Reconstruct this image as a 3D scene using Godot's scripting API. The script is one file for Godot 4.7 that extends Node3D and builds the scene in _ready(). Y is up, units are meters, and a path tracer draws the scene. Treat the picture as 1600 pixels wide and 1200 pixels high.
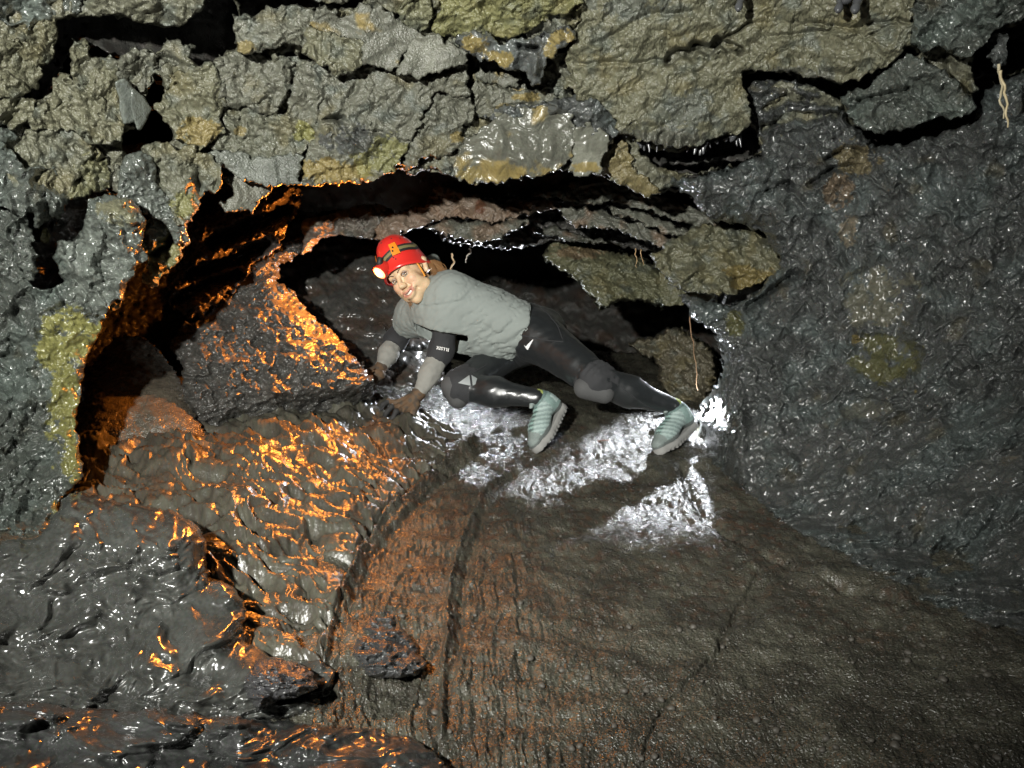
extends Node3D
# Lava tube: a caver on all fours in a low arch, lit by a hand lamp left of the camera, her own headlamp and a lamp behind her.

const FOC := 1202.0
const Q := 1.0
var cam_at := Vector3(0, 0.9, 0)
var cr := Vector3.RIGHT
var cu := Vector3.UP
var cf := Vector3.FORWARD
var nlow := FastNoiseLite.new()
var nmid := FastNoiseLite.new()
var nrid := FastNoiseLite.new()
var nfin := FastNoiseLite.new()
var ncel := FastNoiseLite.new()
var nblk := FastNoiseLite.new()
var nwarp := FastNoiseLite.new()
var npat := FastNoiseLite.new()
var M := {}
var used := {}
var _h := 0.0
var _c := Color.WHITE


func numbered(n: String) -> String:
	if not used.has(n):
		used[n] = 0
		return n
	used[n] += 1
	return "%s_%03d" % [n, used[n]]


func tag(o: Node, label := "", category := "", group := "", kind := "") -> void:
	if label: o.set_meta("label", label)
	if category: o.set_meta("category", category)
	if group: o.set_meta("group", group)
	if kind: o.set_meta("kind", kind)


func thing(called: String, label: String, category: String, at := Vector3.ZERO, group := "", kind := "") -> Node3D:
	var o := Node3D.new()
	o.name = numbered(called)
	add_child(o)
	o.position = at
	tag(o, label, category, group, kind)
	return o


# a mesh as one named node; positions are in world metres and are moved into the parent's frame
func put(called: String, mesh: Mesh, mat: Material, parent: Node = self) -> MeshInstance3D:
	var o := MeshInstance3D.new()
	o.name = numbered(called) if parent == self else called
	o.mesh = mesh
	o.material_override = mat
	parent.add_child(o, true)
	if parent is Node3D and parent != self:
		o.position = -(parent as Node3D).position if parent.get_parent() == self else Vector3.ZERO
	return o


# the point that lies d metres in front of the lens, on the line through x, y of a 1600 by 1200 view
func P(x: float, y: float, d: float) -> Vector3:
	return cam_at + d * (cf + cr * ((x - 800.0) / FOC) + cu * ((600.0 - y) / FOC))


func noise(n: FastNoiseLite, type: int, freq: float, oct: int, seed_: int, fract := FastNoiseLite.FRACTAL_FBM) -> void:
	n.noise_type = type
	n.frequency = freq
	n.seed = seed_
	n.fractal_type = fract
	n.fractal_octaves = oct


func make_noises() -> void:
	noise(nlow, FastNoiseLite.TYPE_SIMPLEX_SMOOTH, 5.0, 3, 11)
	noise(nmid, FastNoiseLite.TYPE_SIMPLEX_SMOOTH, 17.0, 3, 12)
	noise(nrid, FastNoiseLite.TYPE_SIMPLEX_SMOOTH, 11.0, 4, 13, FastNoiseLite.FRACTAL_RIDGED)
	noise(nfin, FastNoiseLite.TYPE_SIMPLEX_SMOOTH, 75.0, 3, 14)
	noise(ncel, FastNoiseLite.TYPE_CELLULAR, 55.0, 1, 15, FastNoiseLite.FRACTAL_NONE)
	ncel.cellular_return_type = FastNoiseLite.RETURN_DISTANCE
	ncel.cellular_distance_function = FastNoiseLite.DISTANCE_EUCLIDEAN
	noise(nblk, FastNoiseLite.TYPE_CELLULAR, 7.0, 1, 16, FastNoiseLite.FRACTAL_NONE)
	nblk.cellular_return_type = FastNoiseLite.RETURN_CELL_VALUE
	noise(nwarp, FastNoiseLite.TYPE_SIMPLEX_SMOOTH, 9.0, 2, 17)
	noise(npat, FastNoiseLite.TYPE_SIMPLEX_SMOOTH, 7.0, 4, 18)


func sstep(a: float, b: float, x: float) -> float:
	var t := clampf((x - a) / (b - a), 0.0, 1.0)
	return t * t * (3.0 - 2.0 * t)


# smooth table of values over columns xs and rows ys
func table(xs: Array, ys: Array, v: Array, x: float, y: float) -> float:
	var i := 0
	while i < xs.size() - 2 and x > xs[i + 1]: i += 1
	var j := 0
	while j < ys.size() - 2 and y > ys[j + 1]: j += 1
	var fx := clampf((x - xs[i]) / (xs[i + 1] - xs[i]), -0.3, 1.3)
	var fy := clampf((y - ys[j]) / (ys[j + 1] - ys[j]), -0.3, 1.3)
	var w := xs.size()
	var a: float = lerpf(v[j * w + i], v[j * w + i + 1], fx)
	var b: float = lerpf(v[(j + 1) * w + i], v[(j + 1) * w + i + 1], fx)
	return lerpf(a, b, fy)


# a table resampled with a wide soft kernel so that it has no creases
class Field:
	var x0 := -400.0
	var y0 := -400.0
	var step := 50.0
	var w := 49
	var hgt := 41
	var v := PackedFloat32Array()

	func at(x: float, y: float) -> float:
		var gx := clampf((x - x0) / step, 0.0, w - 1.001)
		var gy := clampf((y - y0) / step, 0.0, hgt - 1.001)
		var i := int(gx)
		var j := int(gy)
		var fx := gx - i
		var fy := gy - j
		var k := j * w + i
		return lerpf(lerpf(v[k], v[k + 1], fx), lerpf(v[k + w], v[k + w + 1], fx), fy)


func field(xs: Array, ys: Array, v: Array, soft := 3) -> Field:
	var f := Field.new()
	f.v.resize(f.w * f.hgt)
	for j in f.hgt:
		for i in f.w:
			f.v[j * f.w + i] = table(xs, ys, v, f.x0 + i * f.step, f.y0 + j * f.step)
	for n in soft:
		var u := f.v.duplicate()
		for j in range(1, f.hgt - 1):
			for i in range(1, f.w - 1):
				var k := j * f.w + i
				f.v[k] = 0.25 * u[k] + 0.125 * (u[k - 1] + u[k + 1] + u[k - f.w] + u[k + f.w]) + 0.0625 * (u[k - 1 - f.w] + u[k + 1 - f.w] + u[k - 1 + f.w] + u[k + 1 + f.w])
	return f


func pts(a: Array) -> PackedVector2Array:
	var r := PackedVector2Array()
	for i in range(0, a.size(), 2):
		r.append(Vector2(a[i], a[i + 1]))
	return r


# signed distance to a polygon, positive inside
func psdf(q: PackedVector2Array, x: float, y: float) -> float:
	var n := q.size()
	var best := 1e12
	var inside := false
	var b := q[n - 1]
	for i in n:
		var a := q[i]
		var ex := b.x - a.x
		var ey := b.y - a.y
		var wx := x - a.x
		var wy := y - a.y
		var t := clampf((wx * ex + wy * ey) / (ex * ex + ey * ey + 1e-9), 0.0, 1.0)
		var dx := wx - ex * t
		var dy := wy - ey * t
		var d := dx * dx + dy * dy
		if d < best: best = d
		if (a.y > y) != (b.y > y) and wx < ex * wy / ey: inside = not inside
		b = a
	return sqrt(best) if inside else -sqrt(best)


func line_dist(q: PackedVector2Array, x: float, y: float) -> float:
	var best := 1e12
	for i in q.size() - 1:
		var a := q[i]
		var e := q[i + 1] - a
		var wx := x - a.x
		var wy := y - a.y
		var t := clampf((wx * e.x + wy * e.y) / (e.x * e.x + e.y * e.y + 1e-9), 0.0, 1.0)
		var dx := wx - e.x * t
		var dy := wy - e.y * t
		best = minf(best, dx * dx + dy * dy)
	return sqrt(best)


# relief and colour of each kind of lava at the point p; px, py only serve the hand-placed features
func relief(kind: int, p: Vector3, base: Color) -> void:
	var h := 0.0
	var c := base
	match kind:
		0: # broken matte block: plates, pits and grain
			var w := p + 0.03 * Vector3(nwarp.get_noise_3dv(p), nwarp.get_noise_3d(p.y, p.z, p.x), 0)
			var pl := nblk.get_noise_3dv(w) + 0.6 * nblk.get_noise_3dv(w * 2.3 + Vector3(5, 1, 3))
			var tv := 3.4 * nlow.get_noise_3dv(w * 2.0) + 0.9 * nmid.get_noise_3dv(w)
			var tf := tv - floorf(tv)
			var terr := floorf(tv) + sstep(0.55, 0.95, tf)
			h = 0.034 * nlow.get_noise_3dv(p * 1.4) + 0.012 * pl + 0.013 * terr + 0.014 * nrid.get_noise_3dv(w * 0.9) + 0.009 * nmid.get_noise_3dv(p * 1.7) + 0.0065 * nfin.get_noise_3dv(p)
			h -= 0.008 * sstep(0.42, 0.12, ncel.get_noise_3dv(w * 1.1) + 1.0) * sstep(-0.1, 0.3, npat.get_noise_3dv(p * 1.1 + Vector3(1, 4, 8)))
			var cr_ := nrid.get_noise_3dv(w * 0.45 + Vector3(3, 1, 2))
			if cr_ > 0.72: h -= 0.16 * (cr_ - 0.72)
			var o := sstep(0.1, 0.45, npat.get_noise_3dv(p * 0.9))
			c = base.lerp(Color(0.125, 0.105, 0.045), 0.35 * o)
			var g := sstep(0.05, 0.5, npat.get_noise_3dv(p * 1.4 + Vector3(9, 0, 4)))
			c = c.lerp(Color(0.065, 0.078, 0.072), 0.5 * g)
		1: # drip-glazed wall
			var wv := Vector3(nmid.get_noise_3dv(p), nmid.get_noise_3dv(p + Vector3(5, 5, 5)), 0)
			var q := Vector3(p.x * 0.8 + p.y * 0.42, p.y * 0.36 - p.x * 0.2, p.z * 0.6) + 0.012 * wv
			var d := ncel.get_noise_3dv(q * 1.0) + 1.0
			var d2 := ncel.get_noise_3dv(q * 2.5 + Vector3(7, 3, 1)) + 1.0
			h = 0.060 * nlow.get_noise_3dv(p * 0.9) + 0.050 * nrid.get_noise_3dv(p * 0.75 + 0.02 * wv) + 0.016 * nmid.get_noise_3dv(p * 0.9) - (0.018 * d + 0.008 * d2) * (0.35 + 0.95 * sstep(-0.25, 0.35, npat.get_noise_3dv(p * 0.45 + Vector3(8, 1, 5)))) + 0.002 * nfin.get_noise_3dv(p)
			var g := sstep(-0.1, 0.5, npat.get_noise_3dv(p * 0.7))
			c = base.lerp(base * 1.3 + Color(0.0, 0.006, 0.006), g)
			c = c.lerp(Color(0.06, 0.052, 0.032), 0.5 * sstep(0.3, 0.55, npat.get_noise_3dv(p * 0.8 + Vector3(2, 7, 3))))
		2: # smooth folded lobe
			var w := p + 0.07 * Vector3(nlow.get_noise_3dv(p * 0.8), nlow.get_noise_3dv(p * 0.8 + Vector3(4, 2, 9)), nlow.get_noise_3dv(p * 0.8 + Vector3(1, 8, 3)))
			var f1 := nlow.get_noise_3dv(w * 0.85)
			var f2 := nlow.get_noise_3dv(w * 1.9 + Vector3(6, 6, 1))
			h = 0.058 * (f1 + 0.7 * sqrt(f1 * f1 + 0.03)) + 0.016 * sqrt(pow(nlow.get_noise_3dv(w * 3.3 + Vector3(2, 5, 8)), 2.0) + 0.004) + 0.032 * (f2 + 0.6 * sqrt(f2 * f2 + 0.02)) + 0.004 * nmid.get_noise_3dv(w * 0.8) + 0.0007 * nfin.get_noise_3dv(p)
			c = base.lerp(base * 1.35, sstep(-0.2, 0.4, npat.get_noise_3dv(p)))
		3: # grainy floor
			h = 0.020 * nlow.get_noise_3dv(p) + 0.006 * nmid.get_noise_3dv(p * 1.4) + 0.0036 * nfin.get_noise_3dv(p * 1.2)
			c = base
		4: # clinker
			var d := ncel.get_noise_3dv(p * 0.75 + 0.008 * Vector3(nmid.get_noise_3dv(p), nmid.get_noise_3dv(p + Vector3(2, 2, 2)), 0)) + 1.0
			h = 0.05 * nlow.get_noise_3dv(p * 1.2) + 0.030 * nrid.get_noise_3dv(p * 1.4) + 0.015 * nmid.get_noise_3dv(p * 1.5) - 0.014 * d + 0.006 * nfin.get_noise_3dv(p)
			c = base.lerp(base * 1.5, sstep(0.0, 0.5, npat.get_noise_3dv(p * 2.0)))
		5: # ropy skin
			var w := p + 0.05 * Vector3(nwarp.get_noise_3dv(p), nwarp.get_noise_3dv(p + Vector3(3, 1, 4)), 0)
			var u := w.y * 62.0 + w.x * 9.0 + 6.0 * nlow.get_noise_3dv(w)
			h = 0.03 * nlow.get_noise_3dv(p) + 0.0055 * absf(sin(u)) + 0.004 * nmid.get_noise_3dv(p) + 0.0015 * nfin.get_noise_3dv(p)
			var o := sstep(0.1, 0.4, npat.get_noise_3dv(p * 1.2))
			c = base.lerp(Color(0.2, 0.15, 0.05), 0.7 * o)
		6: # bedded ledge
			var u := p.y * 26.0 + p.x * 2.5 + 4.0 * nlow.get_noise_3dv(p * 0.8)
			var fr := u - floorf(u)
			h = 0.022 * nlow.get_noise_3dv(p * 1.5) + 0.016 * (sstep(0.0, 0.75, fr) - sstep(0.8, 1.0, fr)) * sstep(-0.3, 0.2, nmid.get_noise_3dv(p * 0.5)) + 0.020 * nrid.get_noise_3dv(p) + 0.003 * nfin.get_noise_3dv(p)
			c = base.lerp(Color(0.13, 0.085, 0.055), 0.6 * sstep(0.0, 0.4, npat.get_noise_3dv(p)))
		7: # dark rough back wall with flow flutes
			var u := p.y * 34.0 - p.x * 11.0 - p.z * 8.0 + 3.0 * nlow.get_noise_3dv(p)
			h = 0.05 * nlow.get_noise_3dv(p) + 0.008 * sin(u) * sstep(-0.3, 0.3, npat.get_noise_3dv(p * 0.6)) + 0.012 * nrid.get_noise_3dv(p) + 0.004 * nfin.get_noise_3dv(p)
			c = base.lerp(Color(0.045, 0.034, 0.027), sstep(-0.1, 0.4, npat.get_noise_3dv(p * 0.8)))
		8: # coiled drips
			var w := p + 0.02 * Vector3(nmid.get_noise_3dv(p), nmid.get_noise_3dv(p + Vector3(3, 1, 4)), 0)
			var a := absf(nmid.get_noise_3dv(w * 1.5))
			h = 0.03 * (0.6 - sqrt(a + 0.004)) + 0.02 * nlow.get_noise_3dv(p) + 0.0005 * nfin.get_noise_3dv(p)
			c = base
	_h = h
	_c = c


# A body of rock from its outline: relief on its face, a rounded broken edge, flanks that run back into the wall.
# o: s grid step, r edge rounding, e edge drop, th how far flanks run back, rag raggedness, b bumps [x,y,rx,ry,height], l furrows [points,width,depth], c colour patches [x,y,rx,ry,colour,strength]
func sheet(called: String, parent: Node, outline: Array, D: Callable, kind: int, base: Color, mat: Material, o := {}) -> MeshInstance3D:
	var q := pts(outline)
	var s: float = o.get("s", 2.0) * Q
	var r: float = o.get("r", 7.0)
	var e: float = o.get("e", 0.05)
	var th: float = o.get("th", 0.22)
	var rag: float = o.get("rag", 4.0)
	var amp: float = o.get("amp", 1.0)
	var snap: bool = o.get("snap", true)
	var up_way: bool = o.get("up", false)
	var grow: float = o.get("grow", 0.0)
	var bumps: Array = o.get("b", [])
	var lines := []
	for l in o.get("l", []):
		var lp := pts(l[0])
		var bb := Rect2(lp[0], Vector2.ZERO)
		for v in lp: bb = bb.expand(v)
		lines.append([lp, l[1], l[2], bb.grow(float(l[1]) * 3.0)])
	var patches: Array = o.get("c", [])
	var has_extra: bool = o.has("f")
	var extra: Callable = o.get("f", D)
	var box := Rect2(q[0], Vector2.ZERO)
	for v in q: box = box.expand(v)
	box = box.grow(2.5 * s + rag + grow)
	var xs := PackedFloat32Array()
	var ys := PackedFloat32Array()
	var g0 := box.position.x
	while g0 < box.end.x + s:
		xs.append(g0)
		g0 += s if g0 > -30.0 and g0 < 1630.0 else 5.0 * s
	g0 = box.position.y
	while g0 < box.end.y + s:
		ys.append(g0)
		g0 += s if g0 > -30.0 and g0 < 1230.0 else 5.0 * s
	var nx := xs.size()
	var ny := ys.size()
	# distances to the outline on a coarser grid
	var cs := 1.0 if nx * ny < 6000 else 3.0
	var cw := int((box.size.x + 12.0 * s) / (s * cs)) + 3
	var chh := int((box.size.y + 12.0 * s) / (s * cs)) + 3
	var SD := PackedFloat32Array()
	SD.resize(cw * chh)
	var holes := []
	for hh in o.get("holes", []): holes.append(pts(hh))
	for j in chh:
		for i in cw:
			var sx := box.position.x + i * s * cs
			var sy := box.position.y + j * s * cs
			var sd := psdf(q, sx, sy)
			if sd > -40.0:
				for hq in holes: sd = minf(sd, -psdf(hq, sx, sy))
			SD[j * cw + i] = sd
	var idx := PackedInt32Array()
	idx.resize(nx * ny)
	idx.fill(-1)
	var V := PackedVector3Array()
	var C := PackedColorArray()
	for j in ny:
		var y := ys[j]
		var rb := []
		for b in bumps:
			if absf(y - b[1]) < 2.3 * b[3]: rb.append(b)
		var rl := []
		for l in lines:
			if y > l[3].position.y and y < l[3].end.y: rl.append(l)
		var rp := []
		for k in patches:
			if absf(y - k[1]) < 1.6 * k[3]: rp.append(k)
		for i in nx:
			var x := xs[i]
			var gx := (x - box.position.x) / (s * cs)
			var gy := (y - box.position.y) / (s * cs)
			var ix := int(gx)
			var iy := int(gy)
			gx -= ix
			gy -= iy
			var si := iy * cw + ix
			var t := lerpf(lerpf(SD[si], SD[si + 1], gx), lerpf(SD[si + cw], SD[si + cw + 1], gx), gy) + grow
			if t < -2.3 * s - rag: continue
			var d0: float = D.call(x, y)
			var ray := cf + cr * ((x - 800.0) / FOC) + cu * ((600.0 - y) / FOC)
			var p := cam_at + d0 * ray
			if rag > 0.0 and t < 60.0:
				t += rag * (0.9 * nmid.get_noise_3dv(p * 1.2) + 0.7 * nfin.get_noise_3dv(p * 0.5))
			if t < -2.3 * s: continue
			relief(kind, p, base)
			var h := _h * amp
			for b in rb:
				var bx: float = (x - b[0]) / b[2]
				var by: float = (y - b[1]) / b[3]
				var bb: float = bx * bx + by * by
				if bb < 5.0: h += b[4] * exp(-bb)
			for l in rl:
				if x > l[3].position.x and x < l[3].end.x:
					var ld := line_dist(l[0], x + 5.0 * nmid.get_noise_3dv(p * 1.2), y + 5.0 * nmid.get_noise_3dv(p * 1.2 + Vector3(3, 3, 3))) / float(l[1])
					if ld < 2.6: h += l[2] * exp(-ld * ld)
			for k in rp:
				var kx: float = (x - k[0]) / k[2]
				var ky: float = (y - k[1]) / k[3]
				var kk: float = kx * kx + ky * ky
				if kk < 2.5:
					var m := sstep(0.0, 0.16, 0.75 - kk + 1.3 * npat.get_noise_3dv(p * 2.0) + 0.6 * nfin.get_noise_3dv(p))
					_c = _c.lerp(k[4], m * k[5])
			if has_extra: h += extra.call(x, y, p)
			if t < r * 4.0: h -= e * exp(-maxf(t, 0.0) / r)
			if t < 0.0:
				h -= th * minf(1.0, -t / (2.0 * s))
				if snap:
					# flanks run straight back from the outline, a little undercut
					var dx := lerpf(SD[si + 1] - SD[si], SD[si + cw + 1] - SD[si + cw], gy)
					var dy := lerpf(SD[si + cw] - SD[si], SD[si + cw + 1] - SD[si + 1], gx)
					var dl := sqrt(dx * dx + dy * dy)
					if dl > 0.01:
						var mv := (-t * 1.15 + 0.3) / dl
						ray += cr * (dx * mv / FOC) - cu * (dy * mv / FOC)
			var g := 1.0 + 0.35 * nfin.get_noise_3dv(p * 1.7)
			idx[j * nx + i] = V.size()
			V.append(p + Vector3(0, h, 0) if up_way else cam_at + (d0 - h) * ray)
			C.append(Color(_c.r * g, _c.g * g, _c.b * g))
	var I := PackedInt32Array()
	for j in ny - 1:
		for i in nx - 1:
			var a := idx[j * nx + i]
			var b := idx[j * nx + i + 1]
			var c := idx[(j + 1) * nx + i]
			var d := idx[(j + 1) * nx + i + 1]
			if a < 0 or b < 0 or c < 0 or d < 0:
				if a >= 0 and b >= 0 and c >= 0: I.append_array([a, b, c])
				elif b >= 0 and c >= 0 and d >= 0: I.append_array([b, d, c])
				elif a >= 0 and b >= 0 and d >= 0: I.append_array([a, b, d])
				elif a >= 0 and c >= 0 and d >= 0: I.append_array([a, d, c])
				continue
			if V[a].distance_squared_to(V[d]) < V[b].distance_squared_to(V[c]):
				I.append_array([a, b, d, a, d, c])
			else:
				I.append_array([a, b, c, b, d, c])
	return put(called, amesh(V, I, C), mat, parent)


func amesh(V: PackedVector3Array, I: PackedInt32Array, C := PackedColorArray(), U := PackedVector2Array()) -> ArrayMesh:
	var N := PackedVector3Array()
	N.resize(V.size())
	for k in range(0, I.size(), 3):
		var a := I[k]
		var b := I[k + 1]
		var c := I[k + 2]
		var n := (V[c] - V[a]).cross(V[b] - V[a])
		N[a] += n
		N[b] += n
		N[c] += n
	for k in N.size(): N[k] = N[k].normalized()
	var A := []
	A.resize(Mesh.ARRAY_MAX)
	A[Mesh.ARRAY_VERTEX] = V
	A[Mesh.ARRAY_NORMAL] = N
	A[Mesh.ARRAY_INDEX] = I
	if C.size(): A[Mesh.ARRAY_COLOR] = C
	if U.size(): A[Mesh.ARRAY_TEX_UV] = U
	var m := ArrayMesh.new()
	m.add_surface_from_arrays(Mesh.PRIMITIVE_TRIANGLES, A)
	return m


# a tube along points, radius by position
func tube(path: PackedVector3Array, radii: PackedFloat32Array, sides := 8) -> ArrayMesh:
	var V := PackedVector3Array()
	var I := PackedInt32Array()
	var n := path.size()
	var up := Vector3(0.3, 0.2, 0.9).normalized()
	for k in n:
		var dir := (path[mini(k + 1, n - 1)] - path[maxi(k - 1, 0)]).normalized()
		var a := dir.cross(up).normalized()
		var b := a.cross(dir).normalized()
		for j in sides:
			var t := TAU * j / sides
			V.append(path[k] + (a * cos(t) + b * sin(t)) * radii[k])
	V.append(path[0])
	V.append(path[n - 1])
	for k in n - 1:
		for j in sides:
			var p := k * sides + j
			var p2 := k * sides + (j + 1) % sides
			I.append_array([p, p2, p + sides, p2, p2 + sides, p + sides])
	for j in sides:
		I.append_array([n * sides, (j + 1) % sides, j])
		I.append_array([n * sides + 1, (n - 1) * sides + j, (n - 1) * sides + (j + 1) % sides])
	return amesh(V, I)


func tex_noise(type: int, freq: float, oct: int, sd: int, as_normal: bool, strength := 8.0, size := 512, ramp: Gradient = null) -> NoiseTexture2D:
	var n := FastNoiseLite.new()
	noise(n, type, freq, oct, sd)
	var t := NoiseTexture2D.new()
	t.width = size
	t.height = size
	t.seamless = true
	t.noise = n
	t.as_normal_map = as_normal
	t.bump_strength = strength
	if ramp: t.color_ramp = ramp
	return t


func rock_mat(rough: float, spec: float, nstr: float, scale: float, ntex: Texture2D, rtex: Texture2D = null) -> StandardMaterial3D:
	var m := StandardMaterial3D.new()
	m.vertex_color_use_as_albedo = true
	m.roughness = rough
	m.metallic_specular = spec
	m.uv1_triplanar = true
	m.uv1_world_triplanar = true
	m.uv1_scale = Vector3.ONE * scale
	m.normal_enabled = true
	m.normal_texture = ntex
	m.normal_scale = nstr
	if rtex: m.roughness_texture = rtex
	return m


func plain(c: Color, rough: float, spec := 0.5, metal := 0.0) -> StandardMaterial3D:
	var m := StandardMaterial3D.new()
	m.albedo_color = Color(c.r, c.g, c.b).linear_to_srgb()
	m.roughness = rough
	m.metallic_specular = spec
	m.metallic = metal
	return m


var front: Field
var floor_f: Field
const OLIVE := Color(0.099, 0.097, 0.062)
const GREY := Color(0.092, 0.094, 0.076)
const TEAL := Color(0.074, 0.082, 0.072)
const OCHRE := Color(0.150, 0.118, 0.045)
const YOLIVE := Color(0.129, 0.126, 0.046)
const GLAZE := Color(0.043, 0.046, 0.044)
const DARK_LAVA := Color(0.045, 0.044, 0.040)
const RUST := Color(0.075, 0.028, 0.013)


func make_materials() -> void:
	var grain := tex_noise(FastNoiseLite.TYPE_SIMPLEX_SMOOTH, 0.06, 4, 21, true, 10.0)
	var fine := tex_noise(FastNoiseLite.TYPE_CELLULAR, 0.09, 2, 22, true, 6.0)
	var soft := tex_noise(FastNoiseLite.TYPE_SIMPLEX_SMOOTH, 0.025, 3, 23, true, 6.0)
	var rg := Gradient.new()
	rg.set_color(0, Color(0.38, 0.38, 0.38))
	rg.set_color(1, Color(1, 1, 1))
	var rough := tex_noise(FastNoiseLite.TYPE_SIMPLEX_SMOOTH, 0.011, 5, 24, false, 1.0, 512, rg)
	M.rock = rock_mat(0.56, 0.5, 0.9, 4.0, grain, rough)
	M.glaze = rock_mat(0.27, 0.6, 0.6, 4.0, fine, rough)
	M.fold = rock_mat(0.36, 0.55, 0.26, 3.0, soft, rough)
	M.skin = rock_mat(0.50, 0.5, 0.28, 3.5, grain, rough)
	M.wet = rock_mat(0.24, 0.6, 0.9, 4.5, grain, rough)
	M.floor = rock_mat(0.40, 0.5, 1.0, 4.5, grain, rough)
	M.clinker = rock_mat(0.40, 0.5, 0.8, 4.0, fine, rough)
	M.back = rock_mat(0.5, 0.4, 0.8, 4.0, grain, rough)
	for k in M: M[k].resource_name = k


func make_fields() -> void:
	front = field([-400, 0, 400, 800, 1200, 1600, 2000], [-400, 0, 150, 300, 500, 800, 1100], [
		1.35, 1.50, 1.62, 1.68, 1.64, 1.45, 1.3,
		1.70, 1.90, 2.12, 2.22, 2.18, 1.85, 1.6,
		1.80, 2.00, 2.32, 2.46, 2.45, 2.00, 1.7,
		1.80, 2.05, 2.48, 2.66, 2.68, 2.12, 1.75,
		1.75, 2.02, 2.60, 2.90, 2.82, 2.15, 1.75,
		1.50, 1.78, 2.40, 2.80, 2.52, 1.95, 1.6,
		1.20, 1.40, 1.90, 2.10, 1.95, 1.55, 1.3])
	floor_f = field([-400, 0, 300, 600, 900, 1200, 1600, 2000], [480, 540, 580, 640, 720, 800, 900, 1000, 1100, 1200, 1350, 1600], [
		4.2, 4.4, 4.8, 5.6, 6.4, 6.0, 5.0, 4.0,
		3.5, 3.6, 4.0, 4.6, 5.2, 5.0, 4.0, 3.6,
		3.0, 3.2, 3.5, 3.7, 4.25, 4.1, 3.5, 3.2,
		2.6, 2.8, 3.05, 3.2, 3.38, 3.3, 3.0, 2.7,
		2.2, 2.4, 2.6, 2.82, 2.98, 2.9, 2.5, 2.3,
		1.9, 2.05, 2.22, 2.38, 2.48, 2.42, 2.15, 1.9,
		1.6, 1.72, 1.85, 1.96, 2.02, 1.98, 1.75, 1.6,
		1.4, 1.48, 1.58, 1.65, 1.69, 1.66, 1.48, 1.35,
		1.2, 1.28, 1.36, 1.42, 1.45, 1.43, 1.3, 1.2,
		1.05, 1.12, 1.20, 1.25, 1.27, 1.25, 1.15, 1.05,
		0.88, 0.94, 1.0, 1.04, 1.05, 1.04, 0.97, 0.9,
		0.68, 0.7, 0.74, 0.76, 0.77, 0.76, 0.72, 0.7], 1)


func at_front(dz: float, tx := 0.0, ty := 0.0, cx := 800.0, cy := 300.0) -> Callable:
	return func(x: float, y: float) -> float: return front.at(x, y) + dz + tx * (x - cx) / 100.0 + ty * (y - cy) / 100.0


func at_floor(dz: float) -> Callable:
	return func(x: float, y: float) -> float: return floor_f.at(x, y) + dz


func flat(d: float, tx := 0.0, ty := 0.0, cx := 800.0, cy := 400.0) -> Callable:
	return func(x: float, y: float) -> float: return d + tx * (x - cx) / 100.0 + ty * (y - cy) / 100.0


# one block of the broken arch
func block(parent: Node, outline: Array, dz: float, tx: float, ty: float, kind: int, col: Color, mat: Material, o := {}) -> MeshInstance3D:
	var c := Vector2.ZERO
	for i in range(0, outline.size(), 2): c += Vector2(outline[i], outline[i + 1])
	c /= outline.size() / 2.0
	o.r = 0.45 * float(o.get("r", 7.0))
	if not o.has("e"): o.e = 0.007
	if not o.has("rag"): o.rag = 8.0
	if not o.has("grow"): o.grow = 5.0
	if kind == 0 and not o.has("amp"): o.amp = 0.8
	dz *= 0.75
	col = col.lerp(OLIVE.lerp(GREY, 0.5), 0.35) if kind == 0 else col
	return sheet(o.get("n", "rock_block"), parent, outline, at_front(dz, tx, ty, c.x, c.y), kind, col, mat, o)


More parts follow.
